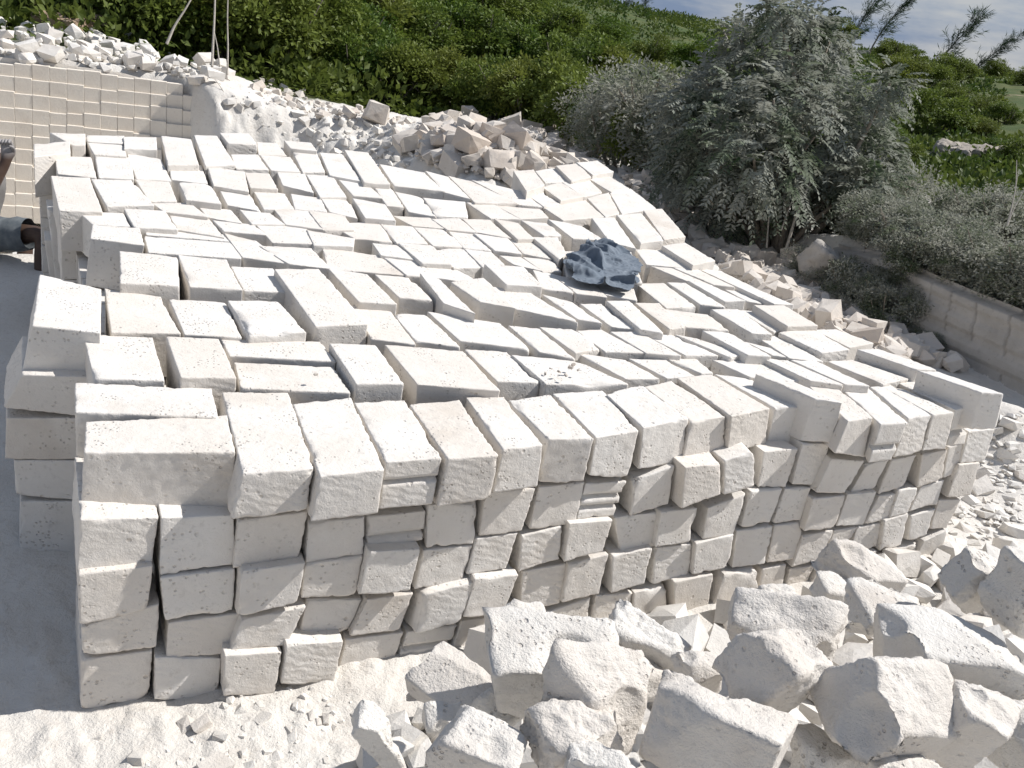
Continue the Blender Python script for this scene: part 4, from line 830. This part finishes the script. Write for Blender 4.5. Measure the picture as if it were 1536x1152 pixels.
# the dusty tree: drooping compound leaves on a leaning trunk
def dusty_tree():
    rs = np.random.default_rng(31); base = hit(1150, 400); base = at_w(1160, 392, 9.9); base[2] = float(terrain(np.array([base[0]]), np.array([base[1]]), False)[0])
    root = empty('dusty_tree', base); tag(root, 'tall bushy tree coated in grey dust with drooping compound leaves', 'tree')
    parts = []; tips = []
    crow = [(1180,60,.55),(1120,110,.5),(1230,110,.55),(1160,150,.6),(1260,160,.5),(1090,170,.5),(1210,200,.6),(1290,210,.4),(1130,230,.6),(1060,230,.45),(1180,270,.6),(1250,265,.5),(1090,300,.5),(1040,190,.35),(1150,320,.5),(1310,170,.3),(1200,25,.3),(1220,330,.4),(1015,150,.2),(1060,120,.22),(1330,230,.25),(1335,125,.18),(1245,60,.25),(1110,55,.22),(1300,280,.3),(1165,18,.2),(1020,260,.3)]
    lob = []
    for px, py, r in crow:
        c = at_w(px, py, 9.9+rs.normal(0, .45))-base; lob.append((c, r))
        t = np.linspace(0, 1, 7)[:, None]; s = np.array([rs.normal(0, .08), rs.normal(0, .08), -.05]); path = s*(1-t)+c*t+np.sin(t*math.pi)*np.array([rs.normal(0, .12), rs.normal(0, .12), .1]); parts.append(tube(path, .035*(1-.8*t.ravel())+.003, 6))
    V, F = merge(parts); obj('trunk', mesh_np('trunk', V, F, M_BARK), (0, 0, 0), root)
    P = []; D = []; U = []; Sz = []; T = []
    for c, r in lob:
        for k in range(int(150*r/.5)):
            d = unit(1, rs)[0]; p0 = c+d*r*rs.uniform(.3, 1.0)*np.array([1, 1, .85]); ax = d+rs.normal(0, .5, 3); ax[2] -= .30; ax /= np.linalg.norm(ax); Lr = rs.uniform(.14, .26)
            sd_ = np.cross(ax, [0, 0, 1.0]); sd_ /= np.linalg.norm(sd_)+1e-6; upv = np.cross(sd_, ax); tt = np.clip(.45+.35*rs.normal(), 0, 1)
            for j in range(7):
                q = p0+ax*Lr*(j+1)/7-np.array([0, 0, .10*Lr*((j+1)/7)**2*3])
                for s in (-1, 1):
                    dd = sd_*s*.85+ax*.45-np.array([0, 0, .35])+rs.normal(0, .12, 3); P.append(q); D.append(dd/np.linalg.norm(dd)); U.append(upv+rs.normal(0, .25, 3)); Sz.append(rs.uniform(.05, .085)); T.append(tt)
    V, F = leaf_quads(np.array(P), np.array(D), np.array(U), np.array(Sz), rs, .42)
    obj('crown', mesh_np('crown', V, F, M_LEAFT, False, np.repeat(T, 4)), (0, 0, 0), root)
dusty_tree()
# casuarina-like wispy trees on the skyline
def wispy(px, py, w, h, lean, seed, label):
    rs = np.random.default_rng(seed); b = at_w(px, py, w); root = empty('wispy_tree', b); tag(root, label, 'tree', 'wind-bent trees on the skyline')
    t = np.linspace(0, 1, 8); path = np.stack([lean*h*t**1.4, 0*t, h*t-.3], 1); V, F = tube(path, .08*h/5*(1-.85*t), 6); obj('trunk', mesh_np('trunk', V, F, M_BARK), (0, 0, 0), root)
    P = []; D = []; Sz = []
    for k in range(34):
        f = rs.uniform(.15, 1.0); p = np.array([lean*h*f**1.4, 0, h*f-.3]); ln = h*(.36*(1-f)+.13)*rs.uniform(.6, 1.25); d = np.array([rs.normal(.45*np.sign(lean), .45), rs.normal(0, .45), rs.uniform(.3, 1.0)]); d /= np.linalg.norm(d)
        for j in range(34):
            g_ = rs.random(); P.append(p+d*ln*g_+rs.normal(0, .05*h/5, 3)); e = d+rs.normal(0, .55, 3)+np.array([.25*np.sign(lean), 0, -.2]); D.append(e/np.linalg.norm(e)); Sz.append(rs.uniform(.35, .75)*h/5)
    P = np.array(P); V, F = leaf_quads(P, np.array(D), unit(len(P), rs), np.array(Sz), rs, .075); obj('crown', mesh_np('crown', V, F, M_LEAFF, False, np.repeat(rs.random(len(P)), 4)), (0, 0, 0), root)
for a in ((1272,72,85,5.2,.30,1),(1305,76,88,5.4,.42,2),(1395,112,92,6.2,.52,3),(1450,118,95,5.2,.78,4)):
    wispy(*a, 'wind-bent feathery tree on the skyline beyond the dusty tree')
for a in ((905,12,110,3.4,.15,5),(935,16,115,3.6,.12,6),(960,20,118,3.0,.2,7)): wispy(*a, 'small feathery tree on the hill crest')
# far dark tree clumps on the skyline, scrub over the hill: one mass
def scrub():
    rs = np.random.default_rng(77); Vs = []; Fs = []; T = []; n0 = 0; cl = []
    for k in range(6200):
        th = rs.uniform(-.62, .62); r = math.exp(rs.uniform(math.log(12.5), math.log(300))); x, y = r*math.sin(th), r*math.cos(th); cl.append((x, y, r))
    X = np.array(cl); Z = terrain(X[:, 0], X[:, 1], False); bare = fbm(np.stack([X[:, 0]*.06, X[:, 1]*.06, 0*X[:, 0]], 1), 3, 3)
    pr = proj(np.stack([X[:, 0], X[:, 1], Z], 1))
    for (x, y, r), z, bv, q in zip(cl, Z, bare, pr):
        if r < 17 and x/y < .3: continue
        if bv < -.2 and r > 24 and rs.random() < .35: continue
        right = q[0] > 1290 and q[1] > 125
        if right and r < 30 and rs.random() < .3: continue
        if x/y > .22 and r < 20 and not right: continue
        small = rs.random() < .5; rad = (rs.uniform(.16, .4) if small else rs.uniform(.4, 1.0))*(1+r/150)*(.6 if right else 1); m = int((130 if r < 40 else 60)*(.5 if small else 1)); d = unit(m, rs); d[:, 2] = np.abs(d[:, 2]); rr = rad*rs.uniform(.6, 1.05, m)
        p = np.array([x, y, z-.1])+d*rr[:, None]*np.array([1, 1, .75]); e = d+unit(m, rs)*.8; e /= np.linalg.norm(e, axis=1)[:, None]
        V, F = leaf_quads(p, e, unit(m, rs)+np.array([0, 0, 1.]), np.full(m, .11+r*.0022)*rs.uniform(.7, 1.3, m), rs, .6); Vs.append(V); Fs.append(F+n0); n0 += len(V)
        T.append(np.repeat(np.clip(rs.normal(.38+.35*(bv > .05), .25)+rs.normal(0, .15, m), 0, 1), 4))
    o = obj('hill_scrub', mesh_np('hill_scrub', np.concatenate(Vs), np.concatenate(Fs), leaf_mat('hill_scrub_leaves', (0.042, 0.085, 0.014), (0.215, 0.250, 0.044), (0.05, 0.08, 0.02)), False, np.concatenate(T)))
    tag(o, 'green scrub covering the hillside and the far ground to the horizon', 'scrub', kind='stuff')
scrub()
for px, py, w, h in ((1335,102,80,2.6),(1360,104,82,2.4),(1418,112,84,2.8),(1440,115,86,2.2),(1490,116,110,2.6),(1250,75,80,3),(1540,125,90,2.4)):
    shrub(px, py, w, h, 'green', 'dark tree clump under the feathery trees on the skyline', 'dark clumps on the skyline', 1.2)
# bare saplings and dry stalks
def stalk(pts, w, r, label, group=None, mat=None):
    P = [at_w(x, y, w) for x, y in pts]; P = np.array(P); b = P[0]; t = np.linspace(0, 1, 14); s = np.linspace(0, 1, len(P)); path = np.stack([np.interp(t, s, P[:, i]-b[i]) for i in range(3)], 1)
    path[1:-1] = (path[:-2]+2*path[1:-1]+path[2:])/4
    V, F = tube(path, r*(1-.55*t), 6); o = obj('bare_stalk', mesh_np('bare_stalk', V, F, mat or M_STEM), b); tag(o, label, 'stalk', group)
stalk([(318,100),(320,60),(322,20),(324,-60)], 13.0, .020, 'straight pale pole-like stem rising from the heap above the cut wall')
stalk([(341,112),(342,70),(341,30),(343,-50)], 13.2, .014, 'thin pale stem beside the straight pole-like stem')
stalk([(250,66),(262,38),(278,14),(300,-25)], 13.4, .022, 'bent grey branch leaning over the heap of stones')
stalk([(330,100),(326,70),(322,50)], 13.0, .010, 'thin twig rising to the straight pole-like stem')
stalk([(340,150),(334,135),(322,118)], 12.8, .008, 'thin root trailing down the white dust face')
stalk([(1178,378),(1195,320),(1215,275)], 9.2, .016, 'pale dry branch standing below the dusty tree')
stalk([(1172,345),(1185,310),(1195,280)], 9.2, .008, 'thin dry twig beside the pale dry branch')
stalk([(1150,372),(1153,330),(1156,300)], 9.3, .010, 'short dry stalk at the rubble edge')
for pts in ([(1510,340),(1520,300),(1528,255)], [(1510,340),(1522,310),(1536,285)], [(1512,338),(1524,280),(1525,240)]): stalk(pts, 9.0, .007, 'bare white twig growing on the bank rim', 'bare twigs on the bank rim')
stalk([(1085,45),(1098,75),(1115,110)], 11, .010, 'thin bare twig leaning out of the dusty tree')

# far building on the skyline
p = at_w(1375, 108, 96); hb = empty('far_building', p); tag(hb, 'low pale building with a sloping roof among skyline trees', 'building')
def box(name, x0, x1, y0, y1, z0, z1, mat, parent, sl=0):
    V = [(x0,y0,z0),(x1,y0,z0),(x1,y1,z0),(x0,y1,z0),(x0,y0,z1),(x1,y0,z1),(x1,y1,z1+sl),(x0,y1,z1+sl)]; return obj(name, mesh_np(name, V, bxF, mat, False), (0, 0, 0), parent)
M_PLAS = plain('pale_plaster', (.55,.50,.44)); M_ROOF = plain('weathered_sheet_roof', (.42,.40,.38))
box('wall', -1.4, 1.4, 0, 3, -.4, .55, M_PLAS, hb); box('roof', -1.7, 1.7, -.3, 3.3, .553, .65, M_ROOF, hb, .5)

# ------------------------------------------------------------------ denim jacket on the stack
def jacket():
    OUT = [(845,378),(868,366),(893,360),(915,364),(940,372),(962,384),(967,394),(964,412),(962,424),(950,434),(940,432),(930,428),(905,424),(880,420),(858,412),(843,404),(838,394)]
    zt = ZT+.10; poly = np.array([at_z(x, y, zt)[:2] for x, y in OUT]); c = poly.mean(0)
    zb = ztop(c)+.047; org = np.array([c[0], c[1], zb])
    # a slack sheet cut to the jacket's outline is let fall on the stack so that it folds by itself
    lo, hi = poly.min(0)-.01, poly.max(0)+.01; st = .0052; gx, gy = np.arange(lo[0], hi[0], st), np.arange(lo[1], hi[1], st)
    X, Y = np.meshgrid(gx, gy, indexing='ij'); ok = np.array([[in_poly((x, y), poly) for y in gy] for x in gx]); q = np.stack([X.ravel(), Y.ravel(), 0*X.ravel()], 1)
    Z = .05+.115*(1-2*np.abs(fbm(q*np.array([4.4, 6.2, 1])+3, 2, 41)))+.006*fbm(q*12, 2, 42)
    h0 = at_z(893, 372, zt)[:2]; hd = np.hypot((q[:, 0]-h0[0])/.085, (q[:, 1]-h0[1])/.05); Z += -.07*np.exp(-(hd/.8)**4)
    Z = np.clip(Z, .012, .2).reshape(X.shape); idx = -np.ones(X.shape, int); idx[ok] = np.arange(ok.sum()); nx, ny = X.shape
    F = [(idx[i, j], idx[i+1, j], idx[i+1, j+1], idx[i, j+1]) for i in range(nx-1) for j in range(ny-1) if ok[i:i+2, j:j+2].all()]
    V = np.stack([X[ok]-c[0], Y[ok]-c[1], Z[ok]], 1)
    o = obj('denim_jacket', mesh_np('denim_jacket', V, F, M_BARK), org)
    fl = obj('rest_plane', mesh_np('rest_plane', [(-1, -1, 0), (1, -1, 0), (1, 1, 0), (-1, 1, 0)], [(0, 1, 2, 3)], M_BARK), org); cm_ = fl.modifiers.new('hit', 'COLLISION'); fl.collision.thickness_outer = .003; fl.collision.cloth_friction = 40
    cl = o.modifiers.new('cloth', 'CLOTH'); cs = cl.settings; cs.quality = 5; cs.mass = .12; cs.tension_stiffness = 20; cs.compression_stiffness = 20; cs.shear_stiffness = 6; cs.bending_stiffness = .05; cs.air_damping = 2
    cl.collision_settings.use_self_collision = True; cl.collision_settings.self_distance_min = .003; cl.collision_settings.distance_min = .003; cl.collision_settings.collision_quality = 2
    cl.point_cache.frame_start = 1; cl.point_cache.frame_end = 40
    for fr_ in range(1, 20): S.frame_set(fr_)
    s0_ = o.modifiers.new('relax', 'SMOOTH'); s0_.factor = .5; s0_.iterations = 4
    sm_ = o.modifiers.new('smooth', 'SUBSURF'); sm_.levels = sm_.render_levels = 1; sd2 = o.modifiers.new('thick', 'SOLIDIFY'); sd2.thickness = .0025
    m2 = bpy.data.meshes.new_from_object(o.evaluated_get(bpy.context.evaluated_depsgraph_get())); o.modifiers.clear(); o.data = m2; S.frame_set(1)
    for p_ in m2.polygons: p_.use_smooth = True
    bpy.data.objects.remove(fl)
    m, nt, b = base_mat('faded_denim', 0.9); tcn = N(nt, 'ShaderNodeTexCoord'); n = N(nt, 'ShaderNodeTexNoise', Scale=14.0, Detail=6.0, Roughness=.65); nt.links.new(tcn.outputs['Object'], n.inputs['Vector'])
    wv = N(nt, 'ShaderNodeTexNoise', Scale=300.0, Detail=2.0); nt.links.new(tcn.outputs['Object'], wv.inputs['Vector'])
    nt.links.new(mixc(nt, ramp(nt, n.outputs['Fac'], .35, .7), (.115, .14, .17), (.19, .215, .245)), b.inputs['Base Color'])
    bp = N(nt, 'ShaderNodeBump', Strength=.3, Distance=.002); nt.links.new(wv.outputs['Fac'], bp.inputs['Height']); nt.links.new(bp.outputs[0], b.inputs['Normal'])
    m2.materials.clear(); m2.materials.append(m)
    co = np.array([v.co[:] for v in m2.vertices]); print('jacket', co.min(0), co.max(0))
    tag(o, 'crumpled faded blue denim jacket lying on the stack top', 'jacket')
jacket()

# ------------------------------------------------------------------ worker at the left edge, sitting beyond the stack
def worker():
    w = 6.35
    def P(x, y, dw=0): return at_w(x, y, w+dw)
    hip = P(-42, 352); knee = P(66, 351, -.05); ank = P(62, 448, -.02); toe = ank+np.array([.14, -.10, -.05]); hip2 = P(-36, 350, .24); knee2 = P(40, 356, .30); ank2 = P(30, 452, .32); toe2 = ank2+np.array([.14, -.10, -.05])
    pel = (hip+hip2)/2+np.array([-.02, 0, .03]); chest = pel+np.array([.02, .02, .36]); neck = chest+np.array([.03, 0, .17]); head = neck+np.array([.03, -.01, .20])
    sh1 = chest+np.array([.05, -.17, .10]); el1 = P(-22, 296, -.22); wr1 = P(8, 246, -.2); hn1 = P(12, 226, -.2)
    sh2 = chest+np.array([.05, .19, .10]); el2 = sh2+np.array([-.10, .08, -.26]); wr2 = el2+np.array([-.04, -.12, -.20]); hn2 = wr2+np.array([.0, -.04, -.06])
    J = [(pel,.14),(chest,.16),(neck,.06),(head,.10),(hip,.095),(knee,.064),(ank,.042),(toe,.034),(hip2,.095),(knee2,.064),(ank2,.042),(toe2,.034),(sh1,.062),(el1,.046),(wr1,.032),(hn1,.040),(sh2,.062),(el2,.046),(wr2,.03),(hn2,.036),((pel+chest)/2,.13),((hip+knee)/2,.082),((knee+ank)/2,.055),((el1+wr1)/2,.043)]
    E = [(0,20),(20,1),(1,2),(2,3),(0,4),(4,21),(21,5),(5,22),(22,6),(6,7),(0,8),(8,9),(9,10),(10,11),(1,12),(12,13),(13,23),(23,14),(14,15),(1,16),(16,17),(17,18),(18,19)]
    # fingers of the raised fist, dusty grey knuckles
    rt = RV; up = UV
    fwd = -VV
    for k in range(4):
        b = hn1+rt*(.030-.020*k)+up*.035+fwd*.012; m = b+up*.026+fwd*.028; t = m-up*.030+fwd*.012; i = len(J); J += [(b, .0125), (m, .0115), (t, .0105)]; E += [(15, i), (i, i+1), (i+1, i+2)]
    b = hn1+rt*.040-up*.004; m = b+rt*.006+up*.018+fwd*.026; t = m-rt*.022+up*.008+fwd*.012; i = len(J); J += [(b, .012), (m, .0105), (t, .009)]; E += [(15, i), (i, i+1), (i+1, i+2)]
    org = np.array([pel[0], pel[1], -.32])
    me = bpy.data.meshes.new('person'); me.from_pydata([tuple(p-org) for p, _ in J], E, [])
    o = obj('person', me, org); o.modifiers.new('skin', 'SKIN'); sk = me.skin_vertices[0].data if me.skin_vertices else None
    if sk is None:
        bm = bmesh.new(); bm.from_mesh(me); bm.verts.layers.skin.verify(); bm.to_mesh(me); bm.free(); sk = me.skin_vertices[0].data
    for i, (p, r) in enumerate(J): sk[i].radius = (r, r); sk[i].use_root = (i == 0)
    s = o.modifiers.new('sub', 'SUBSURF'); s.levels = 2; s.render_levels = 2
    dg = bpy.context.evaluated_depsgraph_get(); m2 = bpy.data.meshes.new_from_object(o.evaluated_get(dg)); o.modifiers.clear(); o.data = m2
    for p in m2.polygons: p.use_smooth = True
    m, nt, b = base_mat('dark_skin', .5); tcn = N(nt, 'ShaderNodeTexCoord'); n = N(nt, 'ShaderNodeTexNoise', Scale=9.0, Detail=4.0); nt.links.new(tcn.outputs['Object'], n.inputs['Vector'])
    hz = hn1-org; sx = N(nt, 'ShaderNodeVectorMath', operation='DISTANCE'); nt.links.new(tcn.outputs['Object'], sx.inputs[0]); sx.inputs[1].default_value = tuple(hz+np.array([0, 0, .05]))
    c = mixc(nt, ramp(nt, n.outputs['Fac'], .4, .7), (.060, .036, .026), (.095, .062, .046)); c = mixc(nt, ramp(nt, sx.outputs['Value'], .045, .11, (1, 1, 1), (0, 0, 0)), c, (.30, .28, .27))
    nt.links.new(c, b.inputs['Base Color']); m2.materials.clear(); m2.materials.append(m)
    tag(o, 'worker sitting beyond the stack\'s left end with one fist raised, in grey shorts', 'person')
    # shorts round hips and upper thighs
    M_SH = plain('grey_cloth_shorts', (.10,.115,.125), c2=(.17,.185,.19), sc=18)
    parts = []
    for h_, k_ in ((hip, knee), (hip2, knee2)):
        t = np.linspace(-.12, .80, 12)[:, None]; path = h_*(1-t)+k_*t; rr = .118-.012*t.ravel()+.006*np.sin(t.ravel()*22); V, F = tube(path-org, rr, 26); V += .010*np.stack([fbm((V)*14, 3, 3)]*3, 1); parts.append((V, F))
    t = np.linspace(0, 1, 6)[:, None]; path = (hip+hip2)/2-np.array([0, 0, .06])+np.array([0, 0, .22])*t; V, F = tube(path-org, np.array([.12,.165,.175,.17,.165,.16]), 26); parts.append((V, F))
    V, F = merge(parts); sh = obj('shorts', mesh_np('shorts', V, F, M_SH), (0, 0, 0), o)
    V, F = ico(3); hv = V*np.array([.105,.105,.09])+(head-org)+np.array([0, 0, .045]); obj('hair', mesh_np('hair', hv, F, plain('black_hair', (.012,.011,.010))), (0, 0, 0), o)
    M_SI = plain('faded_shirt', (.20,.19,.18)); t = np.linspace(0, 1, 8)[:, None]; path = pel*(1-t)+neck*t; V, F = tube(path-org, np.array([.155,.16,.17,.185,.19,.185,.15,.07]), 24); V += .008*np.stack([fbm(V*12, 3, 4)]*3, 1); obj('shirt', mesh_np('shirt', V, F, M_SI), (0, 0, 0), o)
    # the stone he sits on
    sc_ = (hip+hip2)/2; z1 = sc_[2]-.10; q = [sc_[:2]+np.array(v) for v in ((-.22,-.2),(.14,-.2),(.14,.22),(-.22,.22))]
    add_block([np.array([a_[0], a_[1], -.33]) for a_ in q]+[np.array([a_[0], a_[1], z1]) for a_ in q], 'limestone block under the sitting worker', None, .03, nseed(), 1.0)
worker()
print('objects', len(bpy.data.objects))
